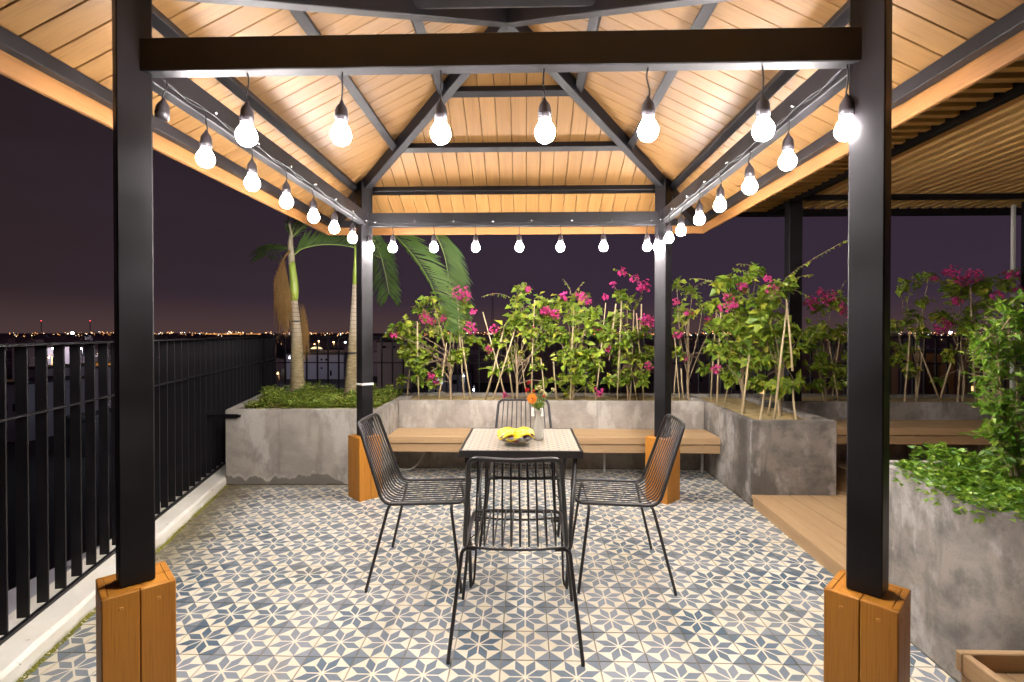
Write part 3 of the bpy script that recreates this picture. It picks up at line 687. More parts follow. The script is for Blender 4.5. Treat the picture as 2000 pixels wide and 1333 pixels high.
def smooth(pts, it=2):
    pts = [Vector(p) for p in pts]
    for _ in range(it):
        q = [pts[0]]
        for a, b_ in zip(pts, pts[1:]): q += [a.lerp(b_, .25), a.lerp(b_, .75)]
        q.append(pts[-1]); pts = q
    return pts
def rounded(pts, r, seg=4):
    pts = [Vector(p) for p in pts]; out = [pts[0]]
    for a, b_, c in zip(pts, pts[1:], pts[2:]):
        r1 = min(r, (a - b_).length * .45, (c - b_).length * .45); p = b_ + (a - b_).normalized() * r1; q = b_ + (c - b_).normalized() * r1
        for i in range(seg + 1):
            t_ = i / seg; out.append(p * (1 - t_) ** 2 + b_ * 2 * t_ * (1 - t_) + q * t_ * t_)
    out.append(pts[-1]); return out
def make_chair():
    """faces +Y; origin on the floor below the bend between seat and back"""
    r = empty('chair', (0, 0, 0)); ZS = .447; HW = .215; D = .41
    def prof(t_, x):    # side profile: t_ 0 front edge .. 1 top of back
        pass
    # outer frame of seat and back as one bent rod
    def side(sg): return [Vector((sg * (HW - .002), D - .0, ZS)), Vector((sg * HW, 0.0, ZS - .012)), Vector((sg * (HW - .036), -.140, .852))]
    R_ = side(1); L_ = side(-1)
    loop = [Vector((0, D + .022, ZS - .004)), Vector((HW * .55, D + .018, ZS - .002))] + [R_[0] + Vector((0, .01, 0)), R_[1], R_[2]] + [Vector((.09, -.158, .850)), Vector((0, -.165, .848)), Vector((-.09, -.158, .850))] + [L_[2], L_[1], L_[0] + Vector((0, .01, 0))] + [Vector((-HW * .55, D + .018, ZS - .002)), Vector((0, D + .022, ZS - .004))]
    f = MB(); f.tube(rounded(loop, .055, 5), .0095, 8, False); f.build('frame', M['chair'], r)
    n = 10
    for i in range(n):
        u = (i + .5) / n * 2 - 1; u *= .93
        xb = u * (HW - .012); xt = u * (HW - .045); dip = -.022 * (1 - u * u)
        pts = [Vector((xb, D + .02 * (1 - u * u) + .008, ZS)), Vector((xb, D - .06, ZS - .004)), Vector((xb, .0, ZS - .014 + dip * .3)), Vector((xt, -.140 + dip, .849))]
        wv = MB(); wv.tube(rounded(pts, .075, 5), .0041, 6); wv.build('wire', M['chair'], r)
    for y, zz, hw in ((.03, ZS - .020, HW - .004), (D - .05, ZS - .014, HW - .006)):
        c = MB(); c.tube([(-hw, y, zz + .006), (-hw * .5, y, zz - .004), (0, y, zz - .007), (hw * .5, y, zz - .004), (hw, y, zz + .006)], .0055, 6); c.build('crossbar', M['chair'], r)
    for sg in (-1, 1):
        for (yt, yf) in ((.035, -.072), (D - .05, D + .01)):
            l = MB(); pts = [Vector((sg * (HW - .05), yt, ZS - .026)), Vector((sg * (HW + .012), yt + (yf - yt) * .03, ZS - .022)), Vector((sg * .272, yf, .012)), Vector((sg * .2725, yf - .0004, .0))]
            l.tube(rounded(pts[:3], .05, 5) + [pts[3]], .0082, 8); lg = l.build('leg', M['chair'], r)
    return r
ch = make_chair()
spots = [((-.04, 2.095, 0), 0.0, 'black wire chair nearest the viewer with its back turned to the camera'),
         ((-.752, 2.845, 0), -pi / 2 + .01, 'black wire chair on the left side of the table, facing right'),
         ((.700, 2.855, 0), pi / 2 - .02, 'black wire chair on the right side of the table'),
         ((-.012, 3.52, 0), pi + .01, 'black wire chair on the far side of the table facing the viewer')]
for i, (loc, a, lab) in enumerate(spots):
    o = ch if i == 0 else copy_tree(ch)
    o.location = loc; o.rotation_euler = (0, 0, a); tag(o, lab, 'chair', 'wire chairs round the table')

bc = at(1008, 872, 2.80); bc.z = TZ
bw = empty('fruit_bowl', bc, 'round cut-glass bowl of fruit near the middle of the table', 'bowl')
g = MB(); pr = [(.035, .002), (.040, .006), (.060, .012), (.085, .024), (.100, .040), (.106, .052), (.103, .053), (.096, .040), (.080, .027), (.055, .016), (.004, .013)]
nn = 48; vs = []
for q, z in pr:
    for j in range(nn): a = 2 * pi * j / nn; q2 = q * (1 + .018 * cos(a * 24)); vs.append(bc + Vector((q2 * cos(a), q2 * sin(a), z)))
g.add(vs, [(i * nn + j, i * nn + (j + 1) % nn, (i + 1) * nn + (j + 1) % nn, (i + 1) * nn + j) for i in range(len(pr) - 1) for j in range(nn)] + [tuple(range(nn))[::-1]], True)
g.build('bowl_glass', M['glass'], bw)
def peel(c, r0, r1, a0, waves, ph, lift):
    """a wavy yellow fruit half draped over the rim"""
    g = MB(); nu, nv = 18, 6; vs = []
    for i in range(nu + 1):
        for j in range(nv + 1):
            a = a0 + (i / nu - .5) * 1.75; t_ = j / nv; q = r0 + (r1 - r0) * t_
            z = lift + .012 + .026 * sin(pi * (t_ * .75 + .25)) + .017 * t_ * cos(waves * (i / nu) * 2 * pi + ph)
            vs.append(c + Vector((q * cos(a), q * sin(a), z)))
    nb = len(vs); vs += [v - Vector((0, 0, .006)) for v in vs]
    fs = [(i * (nv + 1) + j, (i + 1) * (nv + 1) + j, (i + 1) * (nv + 1) + j + 1, i * (nv + 1) + j + 1) for i in range(nu) for j in range(nv)]
    fs += [tuple(nb + x for x in f[::-1]) for f in fs]
    rim = [i * (nv + 1) for i in range(nu + 1)] + [nu * (nv + 1) + j for j in range(1, nv + 1)] + [i * (nv + 1) + nv for i in range(nu - 1, -1, -1)] + [j for j in range(nv - 1, 0, -1)]
    fs += [(rim[i], rim[(i + 1) % len(rim)], nb + rim[(i + 1) % len(rim)], nb + rim[i]) for i in range(len(rim))]
    g.add(vs, fs, True); return g
for a0, ph, lab in ((-2.55, .3, 'wavy yellow fruit slice over the left rim of the glass bowl'), (-1.25, 2.2, 'wavy bright yellow fruit slice over the front rim of the bowl'), (.1, 1.0, 'wavy yellow fruit slice over the right rim beside the vase'), (1.6, 0, 'yellow fruit slice at the back of the glass bowl')):
    o = peel(bc, .012, .104, a0, 1.0, ph, .046).build('fruit_slice', M['yel'], None, mtx=Matrix.Translation(bc)); tag(o, lab, 'fruit', 'fruit in the glass bowl')
PLB = ['left of centre in the bowl, largest of the left group', 'at the front left of the bowl, touching the drooping slice', 'at the far left of the glass bowl', 'at the front right of the bowl, largest of all', 'tiny, at the very front of the bowl under the bright slice', 'at the right end of the bowl near the vase', 'hidden at the back left of the bowl', 'hidden at the back right of the bowl', 'hidden in the middle back of the bowl']
for i, (a, q, z, s) in enumerate(((-2.2, .078, .046, .016), (-1.85, .082, .044, .017), (-2.5, .083, .044, .015), (-.75, .080, .046, .018), (-1.5, .088, .038, .013), (-.25, .086, .048, .014), (2.9, .078, .046, .016), (.9, .06, .052, .016), (1.9, .07, .05, .016))):
    c = bc + Vector((q * cos(a), q * sin(a), z)); o = MB().blob((0, 0, 0), s * 1.15, 12, 8).build('plum', M['plum']); o.location = c
    tag(o, ('small dark purple plum ' + PLB[i]), 'fruit', 'plums in the glass bowl')
g = MB(); g.blob((0, 0, 0), .020, 14, 9); o = g.build('orange', M['org']); o.location = bc + Vector((.05, .04, .062)); tag(o, 'small orange among the yellow slices at the back of the bowl', 'fruit')

vc = at(1051, 852, 2.93); vc.z = TZ
va = empty('vase', vc, 'slim frosted glass bottle vase of cut flowers beside the fruit bowl', 'vase')
g = MB(); g.lathe([(.030, 0), (.034, .004), (.0335, .02), (.030, .06), (.023, .10), (.0155, .125), (.0150, .140), (.020, .170), (.0235, .172), (.019, .166), (.0125, .14), (.0125, .12), (.018, .08)], vc, 22); g.build('vase_body', M['vase'], va)
def flower_head(kind, c, r, face):
    g = MB(); c = Vector(c); f = Vector(face).normalized(); a1 = f.orthogonal().normalized(); a2 = f.cross(a1)
    if kind == 'gerbera':
        for ring, (np_, L, tl) in enumerate(((20, 1.0, .06), (18, .82, .16), (14, .6, .28))):
            for i in range(np_):
                a = 2 * pi * (i + ring * .5) / np_ + R.uniform(-.06, .06); d = a1 * cos(a) + a2 * sin(a) + f * tl
                g.leaf(c + f * .002 * ring, d, f, r * L * R.uniform(.9, 1.05), r * .30, 0, .12)
    else:
        for i in range(46):
            d = Vector((R.gauss(0, 1), R.gauss(0, 1), R.gauss(0, 1))).normalized()
            if d.dot(f) < -.3: d = -d
            g.leaf(c + d * r * .25, d + Vector((R.uniform(-.3, .3), R.uniform(-.3, .3), R.uniform(-.3, .3))), d.orthogonal(), r * .8, r * .6, 0, .4)
    return g
mouth = vc + Vector((0, 0, .165))
FL = [('gerbera', at(1039, 779, 2.86), .036, M['org'], 'orange gerbera facing the viewer in the table vase'),
      ('carn', at(1034, 749, 2.93), .017, M['red'], 'topmost red flower in the table vase'),
      ('carn', at(1030, 763, 2.92), .018, M['red'], 'red flower just above the orange gerbera at the left'),
      ('carn', at(1042, 765, 2.94), .012, M['red'], 'small red flower between the other red one and the cream ones'),
      ('carn', at(1052, 759, 2.93), .018, M['cream'], 'upper cream flower in the middle of the bouquet'),
      ('carn', at(1059, 766, 2.92), .018, M['cream'], 'cream flower in the middle right of the bouquet, beside the upper one'),
      ('carn', at(1065, 771, 2.91), .015, M['cream'], 'lower cream flower beside the brownish red one'),
      ('carn', at(1080, 762, 2.95), .014, M['cream'], 'cream flower on its own long stem at the right of the bouquet'),
      ('carn', at(1063, 775, 2.90), .011, M['red'], 'small brownish red flower low at the right of the bouquet')]
for kind, c, r, m, lab in FL:
    root = empty('flower', mouth, lab, 'flower', 'cut flowers in the vase')
    face = (-.25, -1, .25) if kind == 'gerbera' else (c - mouth) + Vector((0, -.03, .03))
    flower_head(kind, c, r, face).build('petals', m, root)
    if kind == 'gerbera':
        g = MB(); g.blob(c + Vector(face).normalized() * .006, .009, 10, 6, squash=.7); g.build('flower_centre', M['orgc'], root)
    g = MB(); g.tube(smooth([mouth + Vector((R.uniform(-.006, .006), R.uniform(-.006, .006), -.10)), mouth + Vector((R.uniform(-.008, .008), 0, 0)), c.lerp(mouth, .4) + Vector((0, 0, .012)), c - Vector(face).normalized() * .004], 2), .0022, 5); g.build('stem', M['stem'], root)
g = MB()
for i in range(90):
    t_ = R.random(); a = R.uniform(0, 2 * pi); p = mouth + Vector((cos(a) * .03 * t_, sin(a) * .03 * t_, .01 + .09 * t_ * R.random())); d = Vector((cos(a) * .9, sin(a) * .7, R.uniform(.3, 1.4)))
    g.leaf(p, d, Vector((R.uniform(-1, 1), R.uniform(-1, 1), 1)), R.uniform(.025, .05), .006, R.random())
tag(g.build('greenery', M['leafg'], None, rnd=True), 'feathery green filler leaves in the mouth of the vase', 'leaves', kind='stuff')
# wall plate and hose
wp = at(1050, 805, 4.95)
o = empty('wall_socket', wp, 'white plastic wall socket plate on the concrete planter behind the far chair', 'socket')
link('plate', chbox(.125, .012, .085, .003, M['white']), Matrix.Translation(wp), o)
for dx in (-.03, .03): link('outlet', chbox(.034, .006, .034, .004, M['strap']), Matrix.Translation(wp + Vector((dx, -.007, 0))), o)
g = MB(); g.tube(smooth([at(832, 880, 4.9), at(824, 894, 4.9), at(812, 912, 4.88), at(797, 919, 4.86), at(780, 917, 4.86), at(752, 915, 4.86)], 3), .010, 8)
tag(g.build('hose', M['pipe']), 'pale grey hose curving down under the left end of the lit bench', 'hose')

# ================================================================ palms
def frond(root, pts, L, dens, m, droop=.6, sides=(-1, 1), wid=.016, rr=.009, fwd=.6, rmat=None, sv=None):
    pts = smooth(pts, 3); g = MB(); k_ = len(pts); g.tube(pts, [rr * (1 - .8 * i / (k_ - 1)) for i in range(k_)], 6)
    fr = g.build('frond', rmat or M['rachis'], root); q = MB(); total = sum((b_ - a).length for a, b_ in zip(pts, pts[1:])); nl = int(total * dens)
    for i in range(nl):
        t_ = .10 + .9 * i / nl; x = t_ * (k_ - 1); j = min(int(x), k_ - 2); p = pts[j].lerp(pts[j + 1], x - j); d = (pts[j + 1] - pts[j]).normalized()
        s_ = Vector(sv) if sv else d.cross(Vector((0, 0, 1)))
        if s_.length < .15: s_ = Vector((1, .2, 0))
        s_.normalize()
        for sg in sides:
            ll = L * (.45 + .55 * sin(pi * min(1, t_ * .85 + .1))) * R.uniform(.85, 1.1)
            dd = (s_ * sg * (1 + R.uniform(-.15, .15)) + d * (fwd + R.uniform(-.1, .2)) + Vector((0, R.uniform(-.25, .25), R.uniform(-.1, .15)))).normalized()
            mid = p + dd * ll * .5 + Vector((0, 0, -droop * ll * .12)); tip = p + dd * ll * .92 + Vector((0, 0, -droop * ll * .5)); nn_ = (dd.cross(Vector((0, -1, .3))).normalized() * .8 + Vector((0, .35, 0))) * wid / 2
            q.add([p, mid + nn_, mid - nn_, tip], [(0, 1, 2), (1, 3, 2)], False, R.random())
    o = q.build('leaflets', m, fr, rnd=True); o['kind'] = 'stuff'; return fr
p1 = at(583, 785, 5.19); p1.z = .62
pl = empty('palm_tree', p1, 'left palm in the corner planter with a brown dead frond hanging beside its trunk', 'palm tree')
def P1(x, y, dy=0): return at(x, y, 5.19 + dy)
ring = [(584, 790, 18), (583, 770, 15.5), (581, 740, 13), (580, 700, 11.5), (579, 660, 10.5), (577, 625, 8.8), (575, 600, 7.6), (574, 587, 7.2)]
g = MB(); g.tube([P1(x, y) for x, y, r_ in ring], [r_ / 985 * 5.19 for _, _, r_ in ring], 18); g.build('trunk', M['ptrunk'], pl)
sh = [(574, 588, 7.4), (575, 570, 8), (574, 550, 7.6), (571, 525, 6.6), (570, 512, 6)]
g = MB(); g.tube([P1(x, y) for x, y, r_ in sh], [r_ / 985 * 5.19 for _, _, r_ in sh], 16); g.build('crownshaft', M['pshaft'], pl)
sh = [(570, 518, 6.3), (569, 500, 6.2), (567, 480, 5.2), (568, 460, 4), (565, 440, 3), (563, 420, 2)]
g = MB(); g.tube([P1(x, y) for x, y, r_ in sh], [r_ / 985 * 5.19 for _, _, r_ in sh], 12); g.build('sheath', M['psheath'], pl)
g = MB(); g.tube([P1(577, 627), P1(577, 630)], [.049, .049], 18); g.build('strap', M['strapb'], pl)
frond(pl, [P1(573, 500), P1(590, 484), P1(640, 476), P1(700, 484, -.1), P1(745, 505, -.1)], .30, 90, M['frond'], -.1, (1,), fwd=1.0, sv=(.15, -.25, 1))
frond(pl, [P1(573, 500), P1(590, 484), P1(640, 476), P1(700, 484, -.1)], .26, 60, M['frond'], .1, (1,), fwd=1.2, sv=(.1, .5, .8))
frond(pl, [P1(568, 470), P1(572, 445), P1(590, 420, .1), P1(620, 395, .2), P1(670, 385, .3)], .36, 60, M['frond'], .3)
frond(pl, [P1(566, 490, .1), P1(552, 478, .3), P1(535, 478, .6), P1(520, 500, .8)], .30, 70, M['frond'], .8)
frond(pl, [P1(570, 465), P1(585, 448), P1(600, 436), P1(615, 430)], .22, 60, M['frond'], .2, (1, -1), fwd=1.2)
# dead frond: a bundle of brown leaflets hanging beside the trunk
g = MB(); rach = smooth([P1(566, 492, -.05), P1(556, 500, -.08), P1(550, 522, -.1), P1(554, 560, -.1)], 2); g.tube(rach, [.014 - .0008 * i for i in range(len(rach))], 7)
df = g.build('dead_frond', M['frondd'], pl)
q = MB()
for i in range(380):
    st = P1(R.gauss(552, 3), R.uniform(500, 560), R.uniform(-.12, .0)); en = P1(R.gauss(556, 9) + (10 if R.random() < .15 else 0), R.uniform(600, 668), R.uniform(-.14, .04)); en2 = en
    if R.random() < .18: en2 = P1(R.uniform(530, 548), R.uniform(545, 600), -.05)
    md = st.lerp(en2, .5) + Vector((R.uniform(-.05, .02), 0, 0)); wv = Vector((.0035, 0, 0)) * R.uniform(.6, 1.5)
    q.add([st, md - wv, md + wv, en2], [(0, 1, 2), (1, 3, 2)], False, R.random())
for i in range(120):
    st = P1(R.gauss(588, 3), R.uniform(590, 640), R.uniform(.02, .1)); en = P1(R.gauss(597, 6), R.uniform(650, 715), R.uniform(0, .1)); md = st.lerp(en, .5) + Vector((.02, 0, 0)); wv = Vector((.003, 0, 0))
    q.add([st, md - wv, md + wv, en], [(0, 1, 2), (1, 3, 2)], False, R.random())
o = q.build('dead_leaflets', M['frondd'], df, rnd=True); o['kind'] = 'stuff'
p2 = at(690, 785, 5.19); p2.z = .62
pl2 = empty('palm_tree', p2, 'right palm in the corner planter, half hidden by the rear left post', 'palm tree')
ring = [(684, 790, 15), (685, 770, 13), (686, 740, 11.5), (688, 700, 10), (690, 660, 8.8), (691, 620, 7), (692, 590, 6), (693, 555, 4.8)]
g = MB(); g.tube([P1(x, y) for x, y, r_ in ring], [r_ / 985 * 5.19 for _, _, r_ in ring], 18); g.build('trunk', M['ptrunk'], pl2)
sh = [(693, 557, 4.9), (694, 530, 4.4), (695, 500, 3.6), (696, 460, 3), (697, 420, 2.4), (698, 380, 2)]
g = MB(); g.tube([P1(x, y) for x, y, r_ in sh], [r_ / 985 * 5.19 for _, _, r_ in sh], 14); g.build('crownshaft', M['pshaft'], pl2)
g = MB(); g.tube([P1(688, 688), P1(688, 692)], [.055, .055], 18); g.build('strap', M['strapb'], pl2)
frond(pl2, [P1(698, 420), P1(730, 430, .1), P1(775, 462, .1), P1(825, 520, 0), P1(858, 590, 0), P1(868, 640, 0)], .40, 120, M['frond'], .35, (1,), wid=.024, fwd=.45, sv=(1, -.15, .12))
frond(pl2, [P1(698, 420), P1(730, 430, .1), P1(775, 462, .1), P1(825, 520, 0), P1(858, 590, 0)], .12, 60, M['frond'], .3, (1,), fwd=1.2)
frond(pl2, [P1(698, 410), P1(770, 410, .2), P1(840, 440, .2), P1(868, 490, .2), P1(878, 555, .2), P1(890, 600, .2)], .36, 120, M['frond'], .8, (1,), wid=.024, fwd=.35, sv=(1, -.1, -.2))
frond(pl2, [P1(697, 430), P1(715, 445, .2), P1(738, 480, .3), P1(752, 530, .35), P1(760, 575, .35)], .28, 110, M['frond'], .6, (-1, 1), fwd=.9, sv=(1, 0, 0))
frond(pl2, [P1(696, 420), P1(670, 400, .3), P1(640, 400, .6), P1(610, 430, .9)], .35, 60, M['frond'], .6)

# ================================================================ bougainvillea
DBG = []
def bougain(base, Y, blobs, flowers, canes, label, tendrils=(), dens=1.0, lsz=.058, zs=.635, shade=None):
    b0 = at(base, 780, Y); b0.z = zs
    root = empty('bougainvillea', b0, label, 'bougainvillea', 'bougainvilleas trained on canes')
    st = MB(); lf = MB(); fl = MB(); pts_b = []
    top = at(base + R.uniform(-5, 5), 690, Y); st.tube(smooth([b0 - Vector((0, 0, .02)), b0.lerp(top, .5) + Vector((R.uniform(-.03, .03), R.uniform(-.03, .03), 0)), top], 2), (.014, .008), 7)
    for (x, y, r_) in blobs:
        dy = R.uniform(-.10, .12); c = at(x, y, Y + dy); rad = r_ / 985 * Y
        src = b0.lerp(top, R.uniform(.3, 1)) if c.z > b0.z + .2 else b0.lerp(top, .1)
        st.tube(smooth([src, src.lerp(c, .5) + Vector((R.uniform(-.05, .05), R.uniform(-.04, .04), R.uniform(0, .06))), c], 2), .0042, 5, False)
        nt = max(3, int(5.6 * (r_ / 18) ** 2 * dens + 1))
        for _ in range(nt):
            d = Vector((R.gauss(0, 1), R.gauss(0, .6), R.gauss(.25, .8))).normalized(); e = c + d * rad * R.uniform(.7, 1.35); e.y = c.y + (e.y - c.y)
            s0 = c + Vector((R.uniform(-.3, .3), R.uniform(-.25, .25), R.uniform(-.4, .2))) * rad
            mid = s0.lerp(e, .55) + Vector((0, 0, rad * .18)); tw = smooth([s0, mid, e], 2); st.tube(tw, .0022, 4, False)
            nl = 9
            for i in range(nl):
                t_ = (i + R.random()) / nl * (len(tw) - 1); j = min(int(t_), len(tw) - 2); p = tw[j].lerp(tw[j + 1], t_ - j)
                out = Vector((R.gauss(0, 1), R.gauss(-.25, .8), R.gauss(-.25, .6))).normalized(); L = lsz * R.choice((.6, .75, .9, 1.0, 1.2, 1.45, 1.7)) * R.uniform(.85, 1.1)
                nr = (Vector((R.gauss(0, .45), R.gauss(-.35, .45), .8))).normalized()
                lf.leaf(p + out * .012, out, nr, L, L * R.uniform(.68, .85), R.random(), R.uniform(.05, .3))
    for tp in tendrils:
        tw = smooth([at(x, y, Y + q) for x, y, q in tp], 3); st.tube(tw, .0026, 4, False); n_ = len(tw)
        ln = sum((b_ - a).length for a, b_ in zip(tw, tw[1:])); nl = int(ln / .020)
        for i in range(nl):
            t_ = i / nl * (n_ - 1); j = int(t_); p = tw[j].lerp(tw[min(j + 1, n_ - 1)], t_ - j); d = (tw[min(j + 1, n_ - 1)] - tw[j]).normalized()
            s_ = Vector((R.gauss(0, .3), R.choice((-1, 1)) * .8, R.uniform(-1.1, .1))); L = lsz * R.uniform(.6, 1.0) * (1.05 - .5 * i / nl)
            lf.leaf(p, (s_ + d * .35), Vector((R.gauss(0, .4), -.5, .8)), L, L * .75, R.random(), .2)
    for (x, y, r_) in flowers:
        c = at(x, y, Y - R.uniform(.02, .12)); rad = r_ / 985 * Y; nf = int(7 + r_ * r_ * .16)
        for _ in range(nf):
            d = Vector((R.gauss(0, 1), R.gauss(0, .8), R.gauss(0, .8))).normalized() * rad * R.random() ** .4; p = c + d; ax = (d + Vector((R.uniform(-.5, .5), -.6, R.uniform(-.3, .5))) * rad).normalized(); a1 = ax.orthogonal().normalized(); a2 = ax.cross(a1); ph = R.uniform(0, 6); rv = R.random()
            for k3 in range(3):
                a = ph + k3 * 2.094; dd = (a1 * cos(a) + a2 * sin(a)) * .9 + ax * .8; fl.leaf(p, dd, ax, .023 * R.uniform(.8, 1.2), .021, min(1, rv * .85 + R.random() * .15), .1)
    st.build('stem', M['bark'], root)
    o = lf.build('foliage', M['leaf'], root, rnd=True); o['kind'] = 'stuff'
    if flowers: o = fl.build('flowers', M['bract'], root, rnd=True); o['kind'] = 'stuff'
    for (x0, y0, x1, y1, q) in canes:
        a = at(x0, y0, Y + q); a.z = min(a.z, zs + .01) if y0 > 755 else a.z; b_ = at(x1, y1, Y + q * .4)
        g = MB(); rr = R.uniform(.0055, .0085); md = a.lerp(b_, .5) + Vector((R.uniform(-.008, .008), 0, 0)); g.tube([a - Vector((0, 0, .02)), md, b_], [rr * 1.15, rr, rr * .8], 7); g.build('cane', M['cane'], root)
    return root
YB = 5.12
bougain(880, YB + .08, [(800, 645, 24), (772, 652, 13), (785, 640, 16), (828, 612, 24), (845, 588, 14), (868, 612, 26), (896, 600, 20), (900, 640, 22), (915, 660, 18), (812, 672, 24), (835, 700, 20), (860, 650, 26), (795, 690, 16), (822, 740, 16), (852, 745, 12), (890, 700, 16), (905, 690, 14), (782, 745, 9), (815, 715, 18), (860, 725, 10)],
        [(902, 575, 18), (830, 620, 11), (845, 626, 9), (918, 643, 12), (841, 734, 6), (851, 745, 5), (925, 610, 6), (768, 655, 6), (865, 622, 5)],
        [(818, 782, 815, 628, -.05), (884, 690, 880, 740, 0), (907, 780, 894, 590, -.05), (921, 776, 898, 632, -.03), (856, 778, 872, 670, 0), (795, 780, 800, 715, .1)], 'leftmost bougainvillea, magenta blooms on top of a tall cane beside the rear left post', [((870, 610, 0), (862, 590, 0), (850, 578, 0))])
bougain(1010, YB, [(1010, 590, 16), (1022, 568, 12), (1018, 615, 22), (1035, 645, 24), (985, 655, 18), (962, 690, 14), (1008, 690, 20), (960, 722, 13), (995, 712, 12), (1062, 620, 22), (1070, 590, 20), (1048, 680, 20), (1000, 640, 18), (1045, 715, 14), (972, 668, 14), (1070, 660, 20), (1062, 745, 10)],
        [(965, 643, 8), (1037, 650, 13), (955, 684, 6), (988, 773, 6), (1068, 608, 11), (1084, 615, 9), (1030, 566, 5)],
        [(960, 782, 1008, 638, -.08), (990, 778, 943, 610, -.04), (946, 772, 986, 634, -.02), (1003, 780, 985, 640, .05), (1038, 778, 1044, 586, .0), (1064, 778, 1056, 700, .05), (1030, 775, 1018, 700, .1)], 'bougainvillea behind the table flowers with crossed pale canes at its foot',
        [((1010, 590, 0), (985, 575, 0), (962, 573, -.05), (943, 580, -.1)), ((1022, 570, 0), (1018, 556, 0), (1028, 552, 0))])
bougain(1118, YB - .02, [(1100, 590, 24), (1140, 583, 14), (1120, 620, 28), (1152, 640, 24), (1108, 660, 28), (1140, 690, 28), (1100, 700, 22), (1162, 722, 22), (1130, 740, 20), (1180, 662, 22), (1092, 742, 12), (1110, 765, 7), (1085, 640, 18), (1160, 610, 16), (1120, 715, 20), (1150, 755, 10)],
        [(1134, 580, 11), (1148, 590, 7), (1103, 580, 8), (1165, 641, 8), (1189, 681, 6), (1169, 766, 9), (1182, 581, 6), (1085, 613, 7)],
        [(1114, 782, 1121, 604, -.08), (1162, 782, 1183, 592, -.1), (1088, 780, 1080, 700, .05), (1144, 776, 1142, 730, .05), (1128, 604, 1124, 640, 0)], 'dense bougainvillea right of the table flowers with a straight upright cane',
        [((1118, 585, 0), (1112, 560, 0), (1098, 545, 0)), ((1120, 575, 0), (1132, 560, 0), (1140, 552, 0))])
bougain(1228, YB + .02, [(1212, 575, 15), (1215, 615, 18), (1232, 660, 22), (1205, 690, 22), (1242, 702, 22), (1220, 740, 20), (1250, 650, 18), (1257, 742, 16), (1195, 742, 14), (1190, 640, 14), (1262, 690, 18), (1225, 590, 12)],
        [(1196, 555, 5), (1215, 532, 8), (1240, 545, 8), (1262, 560, 13), (1262, 622, 14), (1268, 716, 8), (1272, 632, 8), (1250, 562, 6)],
        [(1205, 780, 1214, 588, -.08), (1190, 700, 1203, 594, -.02), (1230, 780, 1238, 605, .0), (1258, 778, 1243, 612, .02), (1250, 640, 1253, 594, 0), (1245, 776, 1226, 690, .05)], 'bougainvillea left of the rear right post, red-purple sprays reaching above it',
        [((1240, 600, 0), (1262, 560, .1), (1230, 535, .1), (1198, 525, .1)), ((1212, 590, 0), (1210, 570, 0), (1200, 562, 0))])
bougain(1345, YB + .12, [(1322, 560, 13), (1330, 600, 14), (1352, 572, 16), (1320, 648, 10), (1372, 602, 14), (1380, 690, 14), (1376, 722, 10), (1330, 625, 9), (1322, 690, 8), (1345, 610, 10), (1390, 640, 14)],
        [(1325, 655, 9), (1345, 610, 8), (1385, 625, 8), (1320, 590, 6), (1338, 700, 5)],
        [(1328, 778, 1318, 660, -.05), (1336, 776, 1330, 720, 0), (1388, 782, 1400, 600, 0), (1315, 776, 1322, 700, .05)], 'thin bougainvillea just right of the rear right post, railing showing through it',
        [((1330, 590, 0), (1360, 555, 0), (1390, 548, 0))], .8)
YF = 4.45
bougain(1450, YF + .15, [(1405, 560, 16), (1432, 550, 16), (1460, 545, 14), (1480, 528, 10), (1440, 590, 24), (1410, 640, 26), (1450, 640, 30), (1422, 690, 26), (1460, 700, 30), (1422, 742, 18), (1395, 600, 16), (1400, 680, 16), (1475, 620, 22), (1440, 725, 18)],
        [(1424, 580, 11), (1450, 560, 9), (1413, 602, 9), (1400, 722, 9), (1432, 598, 7)],
        [(1449, 812, 1475, 616, -.28), (1400, 785, 1408, 610, .1), (1412, 790, 1440, 690, .15), (1500, 690, 1488, 610, -.1)], 'big leafy bougainvillea at the inner side of the jutting planter',
        [((1405, 560, 0), (1375, 545, 0), (1350, 545, 0)), ((1470, 540, 0), (1440, 525, .3), (1435, 525, .3)), ((1450, 550, .2), (1490, 520, .3), (1440, 516, .4))], 1.1, .062)
bougain(1525, YF - .05, [(1490, 590, 26), (1510, 565, 18), (1540, 558, 14), (1490, 650, 28), (1530, 640, 22), (1512, 700, 28), (1545, 690, 20), (1482, 752, 20), (1525, 752, 18), (1550, 742, 11), (1500, 615, 22), (1565, 655, 9), (1480, 700, 20)],
        [(1509, 568, 11), (1520, 575, 7), (1500, 545, 5)],
        [(1512, 816, 1538, 592, -.3), (1555, 812, 1548, 745, -.3), (1548, 720, 1536, 585, -.3), (1485, 812, 1492, 770, -.3), (1522, 800, 1520, 760, -.1), (1500, 795, 1508, 760, 0)], 'tall bougainvillea at the front of the jutting planter with a long spray arching up right',
        [((1500, 600, -.1), (1530, 545, -.2), (1580, 510, -.3), (1652, 470, -.4)), ((1530, 560, -.1), (1560, 540, -.1), (1588, 536, -.1)), ((1500, 560, 0), (1540, 560, 0), (1580, 580, 0))], 1.1, .062)
bougain(1612, 5.25, [(1592, 600, 20), (1622, 592, 22), (1600, 650, 24), (1632, 662, 22), (1602, 712, 22), (1642, 722, 20), (1592, 752, 16), (1655, 640, 18), (1665, 700, 18), (1630, 750, 14), (1580, 680, 14)],
        [(1585, 592, 13), (1620, 582, 14), (1640, 600, 11), (1600, 570, 7), (1650, 610, 8)],
        [(1609, 776, 1590, 640, 0), (1638, 776, 1615, 650, 0), (1625, 776, 1640, 660, .05)], 'shaded bougainvillea between the pergola post and the front right post', [((1630, 590, 0), (1650, 550, 0))], 1.0)
